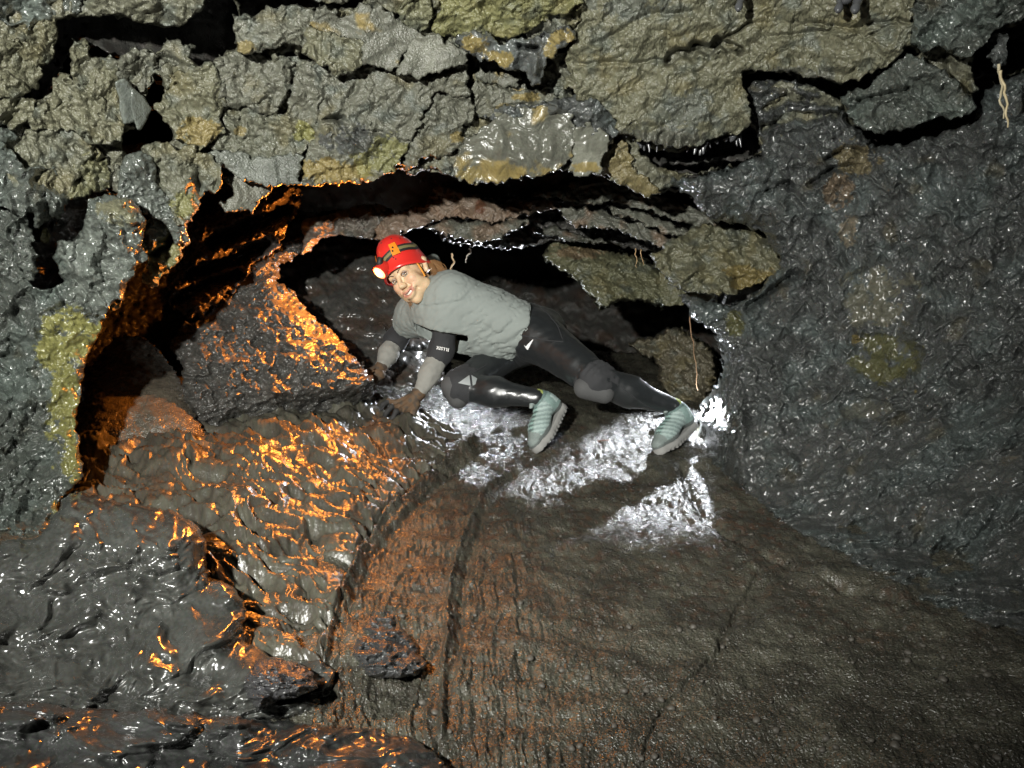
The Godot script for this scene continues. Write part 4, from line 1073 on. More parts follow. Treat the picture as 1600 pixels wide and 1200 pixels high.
func build_woman() -> void:
	var w := thing("person", "smiling caver in red helmet crouching on hands and feet, grey t-shirt, black leggings", "person", P(880, 640, 3.2))
	# frame of the head: leaned to the left of the picture, face turned the same way
	var roll := deg_to_rad(34.0)
	var yaw := deg_to_rad(30.0)
	var u0 := cu * cos(roll) - cr * sin(roll)
	var f0 := -cf
	var s0 := u0.cross(f0).normalized()
	HU = (u0 + f0 * 0.03).normalized()
	HF = (f0 * cos(yaw) - s0 * sin(yaw)).normalized()
	HF = (HF - HU * HF.dot(HU)).normalized()
	HS = HU.cross(HF).normalized()
	HO = P(640, 429, 3.2)
	M.weave = tex_noise(FastNoiseLite.TYPE_SIMPLEX_SMOOTH, 0.05, 3, 31, true, 5.0, 256)
	var skin := StandardMaterial3D.new()
	skin.resource_name = "skin"
	skin.vertex_color_use_as_albedo = true
	skin.roughness = 0.5
	skin.subsurf_scatter_enabled = true
	skin.subsurf_scatter_strength = 0.06
	var tee_m := cloth(Color(0.215, 0.240, 0.226), 0.9, 0.25, 0.2, 12.0, 0.25)
	var black := cloth(Color(0.013, 0.015, 0.016), 0.33, 0.6, 0.25, 14.0, 0.08)
	var dark := cloth(Color(0.033, 0.034, 0.036), 0.8, 0.3, 0.3, 14.0, 0.25)
	var grey := cloth(Color(0.225, 0.225, 0.205), 0.9, 0.25, 0.3, 14.0, 0.3)
	# joints
	var UR := -cr * 0.80 + cu * 0.36 - cf * 0.42
	var UL := -cr * 0.76 + cu * 0.52 - cf * 0.40
	var SL := P(702, 460, 3.20)
	var SR := P(646, 492, 3.40)
	var EL := P(690, 548, 3.27)
	var WL := P(657, 612, 3.20)
	var ER := P(618, 532, 3.52)
	var WR := P(597, 572, 3.42)
	var PV := P(822, 522, 3.36)
	var HL := P(838, 526, 3.24)
	var HR := P(806, 542, 3.44)
	var KL := P(932, 594, 3.02)
	var AL := collar(P(1084, 662, 3.13), P(1027, 711, 2.98), UL)
	var KR := P(718, 604, 3.16)
	var AR := collar(P(877, 637, 3.12), P(841, 703, 2.99), UR)
	var CH := P(686, 478, 3.28)
	var WA := P(757, 497, 3.32)
	# the body itself, under the clothes
	var bd := Blob.new()
	bd.cap(SL, SR, 0.05, 0.05).cap(CH, WA, 0.095, 0.085).cap(WA, PV, 0.085, 0.09).cap(SL, EL, 0.038, 0.032).cap(EL, WL, 0.032, 0.022).cap(SR, ER, 0.038, 0.032).cap(ER, WR, 0.032, 0.022)
	bd.cap(HL, HR, 0.08, 0.08).cap(HL, KL, 0.06, 0.042).cap(KL, AL, 0.042, 0.026).cap(HR, KR, 0.06, 0.042).cap(KR, AR, 0.042, 0.026).cap(CH, H(0, -0.06, -0.02), 0.055, 0.048)
	var rb := nets(bd, 0.014)
	var hd := Blob.new()
	hd.k = 0.016
	hd.cap(H(0, 0.045, -0.035), H(0, 0.05, 0.012), 0.076, 0.074).cap(H(0, -0.01, 0.02), H(0, -0.082, 0.042), 0.064, 0.038).ball(H(0, -0.106, 0.058), 0.020)
	hd.cap(H(-0.036, -0.026, 0.056), H(-0.042, -0.046, 0.046), 0.028, 0.026).cap(H(0.036, -0.026, 0.056), H(0.042, -0.046, 0.046), 0.028, 0.026).cap(H(-0.046, -0.07, 0.02), H(0.046, -0.07, 0.02), 0.030, 0.030)
	hd.cap(H(-0.036, 0.020, 0.068), H(0.036, 0.020, 0.068), 0.016, 0.016).cap(H(0, 0.006, 0.086), H(0, -0.034, 0.103), 0.0070, 0.0095)
	hd.ball(H(-0.011, -0.038, 0.093), 0.0072).ball(H(0.011, -0.038, 0.093), 0.0072)
	for sg in [-1.0, 1.0]:
		hd.cap(H(sg * 0.031, -0.0585, 0.073), H(sg * 0.015, -0.0655, 0.087), 0.0045, 0.0055).cap(H(sg * 0.015, -0.0655, 0.087), H(0, -0.0665, 0.0905), 0.0055, 0.0055)
		hd.cap(H(sg * 0.030, -0.0615, 0.072), H(sg * 0.014, -0.081, 0.083), 0.0045, 0.006).cap(H(sg * 0.014, -0.081, 0.083), H(0, -0.0845, 0.086), 0.006, 0.0065)
	hd.cap(H(0.086, 0.014, -0.012), H(0.080, -0.028, -0.002), 0.016, 0.010).cap(H(-0.086, 0.014, -0.012), H(-0.080, -0.028, -0.002), 0.016, 0.010)
	hd.cap(H(0, -0.05, -0.03), CH.lerp(H(0, -0.06, -0.02), 0.45), 0.052, 0.056)
	var head_shape := func(p: Vector3, d: float) -> float:
		var v := p - HO
		var s := v.dot(HS)
		var u := v.dot(HU)
		var f := v.dot(HF)
		if f > 0.03:
			for sg in [-1.0, 1.0]:
				var e := Vector3((s - sg * 0.031) / 1.35, u - 0.001, f - 0.090).length() - 0.0115
				var m := 0.008 - absf(-e - d)
				d = maxf(d, -e) + (m * m * 0.25 / 0.008 if m > 0.0 else 0.0)
			# open smile
			var sm := Vector3(s / 3.0, (u + 0.0745 - s * s * 14.0) * 1.35, f - 0.0900).length() - 0.0098
			d = maxf(d, -sm)
			# fold from nose to the corner of the mouth
			var fx := absf(absf(s) - lerpf(0.018, 0.036, clampf((-0.036 - u) / 0.034, 0.0, 1.0)))
			if u < -0.034 and u > -0.078: d += 0.0028 * exp(-fx * fx / 0.000012)
		if absf(s) > 0.070: d += 0.006 * exp(-(Vector2(u + 0.002, f + 0.002).length_squared()) / 0.00012)
		return d
	var rh := nets(hd, 0.0035, head_shape, 0.02)
	var V: PackedVector3Array = rb[0]
	var I: PackedInt32Array = rb[1]
	var C := PackedColorArray()
	var sk := Color(0.56, 0.40, 0.245)
	for v in V: C.append(sk)
	var base := V.size()
	V.append_array(rh[0])
	for n in rh[1]: I.append(n + base)
	for p in rh[0]:
		var v: Vector3 = p - HO
		var s := v.dot(HS)
		var u := v.dot(HU)
		var f := v.dot(HF)
		var c := sk * (1.0 + 0.10 * nfin.get_noise_3dv(p * 2.0))
		var lip := 0.0
		if f > 0.066:
			var arc := u + 0.0745 - s * s * 14.0
			if absf(s) < 0.033: lip = sstep(0.0150, 0.0115, absf(arc)) * sstep(0.034, 0.028, absf(s))
			c = c.lerp(Color(0.42, 0.15, 0.12), 0.75 * lip)
			if Vector2(absf(s) - 0.040, u + 0.034).length() < 0.022: c = c.lerp(Color(0.54, 0.28, 0.19), 0.4)
			# mud freckles
			if npat.get_noise_3dv(p * 9.0) > 0.42: c = c.lerp(Color(0.25, 0.16, 0.10), 0.4)
			var el := Vector2((absf(s) - 0.031) / 1.5, u - 0.001).length()
			if el > 0.0075 and el < 0.0125: c = c.lerp(Color(0.20, 0.11, 0.07), 0.55)
			if Vector2(s / 3.0, (u + 0.0745 - s * s * 14.0) * 1.35).length() < 0.0080 and f < 0.083: c = Color(0.10, 0.02, 0.02)
		C.append(c)
	put("body", amesh(V, I, C), skin, w)
	# eyes, brows, teeth
	var eye_m := StandardMaterial3D.new()
	eye_m.vertex_color_use_as_albedo = true
	eye_m.roughness = 0.15
	for sg in [-1.0, 1.0]:
		var ec := H(sg * 0.031, 0.001, 0.0755)
		var look := (cam_at - ec).normalized()
		var eb := Blob.new().ball(ec, 0.0128)
		soft("eye", eb, 0.0016, eye_m, w, null, func(p: Vector3) -> Color:
			var k := (p - ec).normalized().dot(look)
			return Color(0.006, 0.005, 0.004) if k > 0.955 else Color(0.055, 0.035, 0.018) if k > 0.80 else Color(0.42, 0.40, 0.37))
		for lid in [[0.0062, 0.0026], [-0.0058, 0.0018]]:
			var pth := PackedVector3Array()
			var rad := PackedFloat32Array()
			for n in 9:
				var t := n / 4.0 - 1.0
				pth.append(H(sg * 0.031 + 0.0145 * t, 0.001 + lid[0] * (1.0 - t * t), 0.0885 - 0.007 * t * t - 0.004 * sg * t))
				rad.append(lid[1] * (1.0 - 0.4 * t * t))
			put("eyelid", tube(pth, rad, 8), plain(Color(0.16, 0.09, 0.055) if lid[0] > 0.0 else sk * 0.8, 0.5), w)
		var bp := PackedVector3Array()
		var br := PackedFloat32Array()
		for n in 8:
			var t := n / 7.0
			bp.append(H(sg * (0.013 + 0.036 * t), 0.0190 + 0.010 * sin(t * 2.2), 0.0915 - 0.019 * t * t))
			br.append(0.0022 * (1.0 - 0.65 * t))
		put("eyebrow", tube(bp, br, 6), plain(Color(0.10, 0.055, 0.03), 0.8), w)
	var tr := []
	for j in 4:
		var row := []
		for n in 13:
			var s := -0.0245 + 0.049 * n / 12.0
			row.append(H(s, -0.0690 - 0.0030 * j * (1.0 - s * s * 1100.0) + s * s * 14.0, 0.0868 - s * s * 17.0))
		tr.append(row)
	put("teeth", band(tr), plain(Color(0.72, 0.68, 0.58), 0.25), w)
	# hair: strands behind the ear, a bunch on the neck and some under the far brim
	var hm := plain(Color(0.24, 0.125, 0.05), 0.5, 0.5)
	var rng := RandomNumberGenerator.new()
	rng.seed = 5
	var st := SurfaceTool.new()
	for n in 300:
		var far := n % 5 == 0
		var k := rng.randf()
		var pth := PackedVector3Array()
		var rad := PackedFloat32Array()
		var a := H(0.070 + 0.010 * rng.randf(), -0.014 + 0.02 * rng.randf(), -0.030 - 0.06 * k) if not far else H(-0.072 - 0.01 * rng.randf(), 0.0 + 0.02 * rng.randf(), 0.03 - 0.05 * rng.randf())
		var e := H(0.082 + 0.030 * rng.randf(), -0.065 - 0.055 * rng.randf(), -0.040 - 0.04 * rng.randf()) if not far else H(-0.072 + 0.02 * rng.randf(), -0.09 - 0.03 * rng.randf(), 0.01 + 0.02 * rng.randf())
		if k < 0.2 and not far: e = H(0.078 + 0.01 * rng.randf(), -0.06 - 0.04 * rng.randf(), -0.025 + 0.01 * rng.randf())
		var w1 := Vector3(rng.randf() - 0.5, rng.randf() - 0.5, rng.randf() - 0.5) * 0.03
		for j in 7:
			var t := j / 6.0
			pth.append(a.lerp(e, t) + HS * (0.014 * sin(t * PI)) + w1 * sin(t * 4.5))
			rad.append(0.0010 * (1.0 - 0.5 * t))
		st.append_from(tube(pth, rad, 3), 0, Transform3D.IDENTITY)
	put("hair", st.commit(), hm, w)
	# helmet
	var red := plain(Color(0.62, 0.028, 0.022), 0.28, 0.5)
	red.clearcoat_enabled = true
	red.clearcoat = 0.5
	red.clearcoat_roughness = 0.2
	var hel := Node3D.new()
	hel.name = "helmet"
	w.add_child(hel)
	var off := -w.position
	var shell := []
	for j in 22:
		var row := []
		for n in 49: row.append(helmet_point(TAU * n / 48.0, (j - 1) / 20.0 if j > 0 else 0.0, 0.0 if j > 0 else -0.012))
		shell.append(row)
	hel.position = Vector3.ZERO
	sub(hel, "shell", band(shell), red, off)
	var strap_m := plain(Color(0.016, 0.016, 0.015), 0.6)
	for a in [[0.0, 0.40, 0.010], [0.0, 0.40, 0.0040]]:
		var rows := []
		for j in 3:
			var row := []
			for n in 49:
				var th := TAU * n / 48.0
				row.append(helmet_point(th, 0.30 + 0.05 * absf(sin(th * 2.0)) - 0.05 * maxf(0.0, cos(th)) + a[2] * 7.0 * (j - 1), 0.0025 if a[2] > 0.005 else 0.0038))
			rows.append(row)
		sub(hel, "strap" if a[2] > 0.005 else "strap_stripe", band(rows), strap_m if a[2] > 0.005 else plain(Color(0.17, 0.15, 0.06), 0.7), off)
	for th in [0.62, -0.75]:
		var rows := []
		for j in 5:
			var row := []
			for n in 5: row.append(helmet_point(th - 0.17 + 0.085 * n + 0.02 * j, 0.22 + 0.060 * j, 0.007))
			rows.append(row)
		sub(hel, "strap_clip", band(rows), plain(Color(0.72, 0.22, 0.015), 0.4), off)
		for q in [[0.02, 0.36], [-0.07, 0.30]]:
			sub(hel, "rivet", tube([helmet_point(th + q[0], q[1], 0.006), helmet_point(th + q[0], q[1], 0.010)], [0.004, 0.0035], 8), strap_m, off)
	for q in [[0.35, 0.80], [-0.35, 0.80], [0.9, 0.62], [0.15, 0.66], [0.75, 0.24], [0.65, 0.24], [0.48, 0.16], [0.42, 0.20], [1.35, 0.55]]:
		sub(hel, "vent_hole", tube([helmet_point(q[0], q[1], -0.002), helmet_point(q[0], q[1], 0.0012)], [0.0032, 0.0030], 8), strap_m, off)
	# chin strap in front of the ear
	var cs := PackedVector3Array()
	var cw := PackedFloat32Array()
	for q in [H(0.080, 0.026, 0.030), H(0.077, -0.01, 0.026), H(0.070, -0.05, 0.020), H(0.058, -0.090, 0.030), H(0.030, -0.124, 0.040), H(0.0, -0.134, 0.045)]:
		cs.append(q)
		cw.append(0.0042)
	sub(hel, "chin_strap", tube(PackedVector3Array([cs[0], cs[1], cs[2]]), [0.0042, 0.0042, 0.0042], 6), plain(Color(0.62, 0.24, 0.02), 0.6), off)
	sub(hel, "chin_strap", tube(PackedVector3Array([cs[2], cs[3], cs[4], cs[5]]), [0.005, 0.005, 0.005, 0.005], 6), strap_m, off)
	# headlamp on the helmet's front
	var lampn := Node3D.new()
	lampn.name = "headlamp"
	w.add_child(lampn)
	var lc := H(-0.030, 0.060, 0.122)
	var ld := (HF * 0.9 - HS * 0.45 - HU * 0.35).normalized()
	sub(lampn, "housing", tube(PackedVector3Array([lc - ld * 0.045, lc - ld * 0.02, lc + ld * 0.008, lc + ld * 0.010]), [0.022, 0.030, 0.032, 0.030], 20), plain(Color(0.55, 0.03, 0.02), 0.3), off)
	sub(lampn, "bracket", tube(PackedVector3Array([H(-0.004, 0.105, 0.110), H(-0.012, 0.090, 0.124), lc - ld * 0.03]), [0.012, 0.014, 0.014], 10), strap_m, off)
	var glow := plain(Color(0.9, 0.8, 0.6), 0.2)
	glow.emission_enabled = true
	glow.emission = Color(1.0, 0.72, 0.40)
	glow.emission = Color(1.0, 0.60, 0.24)
	glow.emission_energy_multiplier = 1.35
	sub(lampn, "lens", tube(PackedVector3Array([lc + ld * 0.009, lc + ld * 0.0125, lc + ld * 0.015]), [0.029, 0.026, 0.012], 20), glow, off)
	var bulb := plain(Color(0.9, 0.85, 0.7), 0.2)
	bulb.emission_enabled = true
	bulb.emission = Color(1.0, 0.85, 0.6)
	bulb.emission_energy_multiplier = 9.0
	sub(lampn, "bulb", tube(PackedVector3Array([lc + ld * 0.014, lc + ld * 0.017, lc + ld * 0.019]), [0.017, 0.014, 0.006], 16), bulb, off)
	lamp_at = lc + ld * 0.030
	# its light: wide orange beam to the left and forwards
	spot("headlamp_light", lamp_at, lamp_at - cr * 0.80 - cf * 0.58 - cu * 0.12, Color(1.0, 0.57, 0.20), 3.0, 0.02, 89.0, 0.75)
	# t-shirt
	var tee := Blob.new()
	tee.k = 0.08
	tee.cap(SL, SR, 0.060, 0.056).cap(CH, WA, 0.110, 0.112).cap(WA, P(850, 532, 3.36), 0.112, 0.120).cap(P(708, 466, 3.215), P(834, 520, 3.24), 0.088, 0.100).cap(P(668, 494, 3.38), P(815, 534, 3.44), 0.080, 0.090)
	tee.cap(P(712, 500, 3.27), P(775, 522, 3.30), 0.092, 0.095)
	var se := P(693, 512, 3.24)
	tee.cap(P(692, 494, 3.28), P(775, 518, 3.33), 0.098, 0.105)
	tee.cap(SL, P(692, 520, 3.25), 0.060, 0.058)
	var sre := P(632, 510, 3.47)
	tee.cap(SR, P(628, 518, 3.49), 0.060, 0.052)
	var hem := P(815, 509, 3.33)
	var hn := (P(850, 526, 3.36) - P(760, 500, 3.32)).normalized()
	var sn := (EL - SL).normalized()
	var srn := (ER - SR).normalized()
	var fold_dir := (P(700, 540, 3.2) - P(800, 470, 3.3)).normalized()
	var neck_c := H(0, -0.10, -0.01)
	soft("t_shirt", tee, 0.0074, tee_m, w, func(p: Vector3, d: float) -> float:
		if d > 0.04: return d
		var al := p.dot(fold_dir)
		var q := p - fold_dir * al * 0.90
		var f := nmid.get_noise_3dv(q * 1.15)
		var amt := 0.45 + 0.55 * sstep(-0.20, 0.05, (p - hem).dot(hn) + 0.12)
		d += amt * (0.006 * f + 0.011 * maxf(0.0, 1.0 - absf(nmid.get_noise_3dv(q * 1.1 + Vector3(3, 7, 1))) * 6.0)) - 0.004
		# seam of the sleeve
		var sd := (p - SL).dot(sn)
		var se_d := absf(sd - 0.02 + 0.35 * (p - SL).dot(cr))
		if (p - SL).length() < 0.13: d += 0.007 * exp(-se_d * se_d / 0.00002)
		d = maxf(d, (p - hem).dot(hn) + 0.008 * nmid.get_noise_3dv(p * 0.7))
		if (p - se).length() < 0.13: d = maxf(d, (p - se).dot(sn) + 0.004 * nmid.get_noise_3dv(p))
		if (p - sre).length() < 0.11: d = maxf(d, (p - sre).dot(srn))
		return d)
	# leggings
	var leg := Blob.new()
	leg.k = 0.05
	leg.cap(HL, HR, 0.105, 0.10).cap(P(822, 512, 3.34), P(846, 520, 3.36), 0.112, 0.112).cap(HL, KL, 0.093, 0.060).cap(P(860, 540, 3.20), P(905, 572, 3.08), 0.080, 0.066).cap(KL, KL.lerp(AL, 0.42), 0.058, 0.056).cap(KL.lerp(AL, 0.42), AL, 0.056, 0.035)
	var leg2 := Blob.new()
	leg2.k = 0.04
	leg2.cap(HR, KR, 0.090, 0.062).cap(KR, KR.lerp(AR, 0.45), 0.056, 0.056).cap(KR.lerp(AR, 0.45), AR, 0.056, 0.036)
	var crease := func(p: Vector3, d: float) -> float:
		if d > 0.03: return d
		return d + 0.0035 * nmid.get_noise_3dv(p * 1.3) + 0.0015 * nfin.get_noise_3dv(p * Vector3(0.4, 0.9, 0.4))
	var lg := Node3D.new()
	lg.name = "leggings"
	w.add_child(lg)
	for a in [leg, leg2]:
		var r := nets(a, 0.009, crease)
		sub(lg, "legging_leg", amesh(r[0], r[1]), black, off)
	# seams along the thigh and the small tick mark
	for q in [[[838, 474], [856, 490], [872, 510], [880, 532]], [[800, 521], [826, 526], [856, 532], [880, 534]], [[930, 584], [965, 600], [1000, 628], [1020, 640]], [[760, 570], [740, 582], [725, 594]]]:
		var bl: Blob = leg2 if q[0][0] == 760 else leg
		var pth := PackedVector3Array()
		for n in 13:
			var t: float = n / 12.0 * (q.size() - 1)
			var i := mini(int(t), q.size() - 2)
			pth.append(hit(bl, lerpf(q[i][0], q[i + 1][0], t - i), lerpf(q[i][1], q[i + 1][1], t - i), 2.7))
		var rr := PackedFloat32Array()
		rr.resize(13)
		rr.fill(0.0022)
		sub(lg, "seam", tube(pth, rr, 5), dark, off)
	var mark := []
	for j in 3:
		var row := []
		for n in 17:
			var t := n / 16.0
			# short hook at the lower left, long thin tail rising to the right
			var cx := lerpf(820.5, 833.5, t) - 1.2 * sin(t * PI)
			var cy := 540.0 + 5.5 * sin(minf(t * 2.8, 1.0) * PI * 0.5) - 19.0 * pow(maxf(0.0, t - 0.16), 1.25)
			var half := 2.1 * sin(PI * pow(clampf(t, 0.02, 0.98), 0.55)) + 0.25
			var pp := hit(leg, cx + (j - 1) * half * 0.75, cy + (j - 1) * half, 2.7)
			row.append(pp + slope(leg, pp) * 0.0022)
		mark.append(row)
	sub(lg, "mark", band(mark), plain(Color(0.75, 0.76, 0.76), 0.4), off)
	# knee pads
	var pad_m := cloth(Color(0.065, 0.066, 0.066), 0.75, 0.35, 0.2, 20.0, 0.2)
	var pad := Blob.new()
	pad.k = 0.03
	pad.cap(KL.lerp(HL, 0.18), KL, 0.068, 0.069).cap(KL, KL.lerp(AL, 0.18), 0.069, 0.060)
	var kn1 := (KL - HL).normalized()
	var pn := Node3D.new()
	pn.name = "knee_pad"
	w.add_child(pn)
	var r1 := nets(pad, 0.0075, func(p: Vector3, d: float) -> float: return d + 0.006 * nmid.get_noise_3dv(p * 1.2) + 0.004 * sin(p.dot(kn1) * 260.0) * sstep(0.0, 0.03, (p - KL).dot(cu)))
	sub(pn, "sleeve", amesh(r1[0], r1[1]), dark, off)
	var cap1 := Blob.new()
	cap1.k = 0.03
	cap1.cap(P(914, 606, 3.0), P(944, 614, 3.0), 0.044, 0.042)
	var r2 := nets(cap1, 0.006)
	sub(pn, "cup", amesh(r2[0], r2[1]), pad_m, off)
	var pn2 := Node3D.new()
	pn2.name = "knee_pad_001"
	w.add_child(pn2)
	var pad2 := Blob.new()
	pad2.k = 0.03
	pad2.cap(KR.lerp(HR, 0.16), KR, 0.068, 0.068).cap(KR, KR.lerp(AR, 0.14), 0.066, 0.060)
	var r3 := nets(pad2, 0.0075, func(p: Vector3, d: float) -> float: return d + 0.005 * nmid.get_noise_3dv(p * 1.2))
	sub(pn2, "sleeve", amesh(r3[0], r3[1]), dark, off)
	var cap2 := Blob.new()
	cap2.k = 0.03
	cap2.cap(P(707, 603, 3.14), P(716, 622, 3.15), 0.048, 0.044)
	var r4 := nets(cap2, 0.006)
	sub(pn2, "cup", amesh(r4[0], r4[1]), pad_m, off)
	for tri in [[[716, 599], [733, 588], [735, 603]], [[736, 588], [751, 597], [738, 603]]]:
		var rows := []
		for j in 7:
			var row := []
			for n in 7:
				var u := n / 6.0
				var v := j / 6.0 * 0.98
				var e := Vector2(tri[0][0], tri[0][1]).lerp(Vector2(tri[1][0], tri[1][1]), u).lerp(Vector2(tri[2][0], tri[2][1]), v)
				var pp := hit(pad2, e.x, e.y, 2.7)
				row.append(pp + slope(pad2, pp) * 0.008)
			rows.append(row)
		sub(pn2, "grey_panel", band(rows), plain(Color(0.24, 0.26, 0.26), 0.5), off)
	# sleeves on the arms
	for a in [[SL, EL, WL, 0.0], [SR, ER, WR, 1.0]]:
		var elb := Blob.new()
		elb.k = 0.03
		var fa := Blob.new()
		fa.k = 0.03
		elb.cap((a[0] as Vector3).lerp(a[1], 0.45), a[1], 0.050, 0.050).cap(a[1], (a[1] as Vector3).lerp(a[2], 0.30), 0.050, 0.047)
		fa.cap((a[1] as Vector3).lerp(a[2], 0.10), (a[1] as Vector3).lerp(a[2], 0.55), 0.045, 0.041).cap((a[1] as Vector3).lerp(a[2], 0.55), (a[1] as Vector3).lerp(a[2], 0.97), 0.041, 0.031)
		var e0: Vector3 = (a[1] as Vector3).lerp(a[2], 0.30)
		var ed: Vector3 = ((a[2] as Vector3) - a[1]).normalized()
		var em := soft("elbow_sleeve", elb, 0.0065, dark, w, func(p: Vector3, d: float) -> float: return maxf(d + 0.003 * nmid.get_noise_3dv(p * 1.4), (p - e0).dot(ed)))
		soft("forearm_sleeve", fa, 0.006, grey, w, func(p: Vector3, d: float) -> float: return d + 0.006 * nmid.get_noise_3dv(p * Vector3(1.0, 1.8, 1.0)) )
		if a[3] < 0.5:
			var tm := TextMesh.new()
			tm.text = "ILLSIX"
			var ft := SystemFont.new()
			ft.font_names = PackedStringArray(["Droid Sans"])
			ft.font_weight = 700
			tm.font = ft
			tm.font_size = 32
			tm.pixel_size = 0.00056
			tm.depth = 0.0012
			var at := hit(elb, 692, 545, 2.8)
			var nrm := (slope(elb, at) * 0.4 - cf).normalized()
			var xx := -(cr * 0.97 - cu * 0.20)
			xx = (xx - nrm * xx.dot(nrm)).normalized()
			var ls := MeshInstance3D.new()
			ls.name = "lettering"
			ls.mesh = tm
			ls.material_override = plain(Color(0.7, 0.7, 0.68), 0.6)
			em.add_child(ls)
			ls.transform = Transform3D(Basis(xx, nrm.cross(xx), nrm), at + nrm * 0.006)
	# gloves
	var gl := StandardMaterial3D.new()
	gl.vertex_color_use_as_albedo = true
	gl.roughness = 0.8
	hand(w, gl, WL, P(640, 630, 3.17), (-cr * 0.75 - cf * 0.55 - cu * 0.45).normalized(), (cu * 0.75 - cf * 0.65).normalized(), 1.0)
	hand(w, gl, WR, P(586, 585, 3.38), (-cr * 0.7 - cf * 0.55 - cu * 0.4).normalized(), (cu * 0.7 - cf * 0.6).normalized(), -1.0)
	# shoes
	shoe(w, P(877, 637, 3.12), P(841, 703, 2.99), UR, off)
	shoe(w, P(1084, 662, 3.13), P(1027, 711, 2.98), UL, off)


var lamp_at: Vector3


func collar(heel: Vector3, toe: Vector3, up0: Vector3) -> Vector3:
	var x := (toe - heel).normalized()
	var up := (up0 - x * up0.dot(x)).normalized()
	return heel.lerp(toe, 0.5) - x * 0.131 + x * 0.064 + up * 0.112


func sub(parent: Node3D, called: String, mesh: Mesh, mat: Material, off: Vector3) -> MeshInstance3D:
	var o := MeshInstance3D.new()
	o.name = called
	o.mesh = mesh
	o.material_override = mat
	parent.add_child(o, true)
	o.position = off
	return o


func hand(w: Node3D, mat: Material, wrist: Vector3, palm: Vector3, fwd: Vector3, up: Vector3, side: float) -> void:
	var sd := fwd.cross(up).normalized()
	up = sd.cross(fwd).normalized()
	var g := Blob.new()
	g.k = 0.006
	g.cap(wrist.lerp(palm, 0.1), palm - fwd * 0.01, 0.029, 0.026)
	for f in 4:
		var s := (f - 1.5) * 0.0245
		var k := palm + fwd * (0.046 - 0.005 * absf(f - 1.3)) + sd * s * side
		g.cap(palm + sd * s * side * 0.6 - fwd * 0.015, k, 0.020, 0.0140)
		var ln: float = [0.042, 0.048, 0.046, 0.037][f]
		var spread := sd * side * (f - 1.5) * 0.011
		var k1 := k + fwd * ln * 0.75 + up * 0.016 + spread
		var k2 := k1 + fwd * ln * 0.55 - up * ln * 0.50 + spread
		var k3 := k2 + fwd * ln * 0.22 - up * ln * 0.45
		g.cap(k, k1, 0.0118, 0.0108).cap(k1, k2, 0.0108, 0.0100).cap(k2, k3, 0.0100, 0.0090)
	var t0 := palm - fwd * 0.012 - sd * side * 0.028
	var t1 := t0 + fwd * 0.034 - sd * side * 0.026 - up * 0.006
	g.cap(t0, t1, 0.016, 0.0125).cap(t1, t1 + fwd * 0.030 - sd * side * 0.004 - up * 0.012, 0.012, 0.010)
	soft("glove", g, 0.0038, mat, w, null, func(p: Vector3) -> Color:
		var along := (p - palm).dot(fwd)
		return Color(0.020, 0.020, 0.021) if along > 0.070 + 0.010 * nmid.get_noise_3dv(p * 3.0) else Color(0.10, 0.062, 0.032).lerp(Color(0.06, 0.047, 0.033), sstep(-0.1, 0.3, nmid.get_noise_3dv(p * 2.0))))


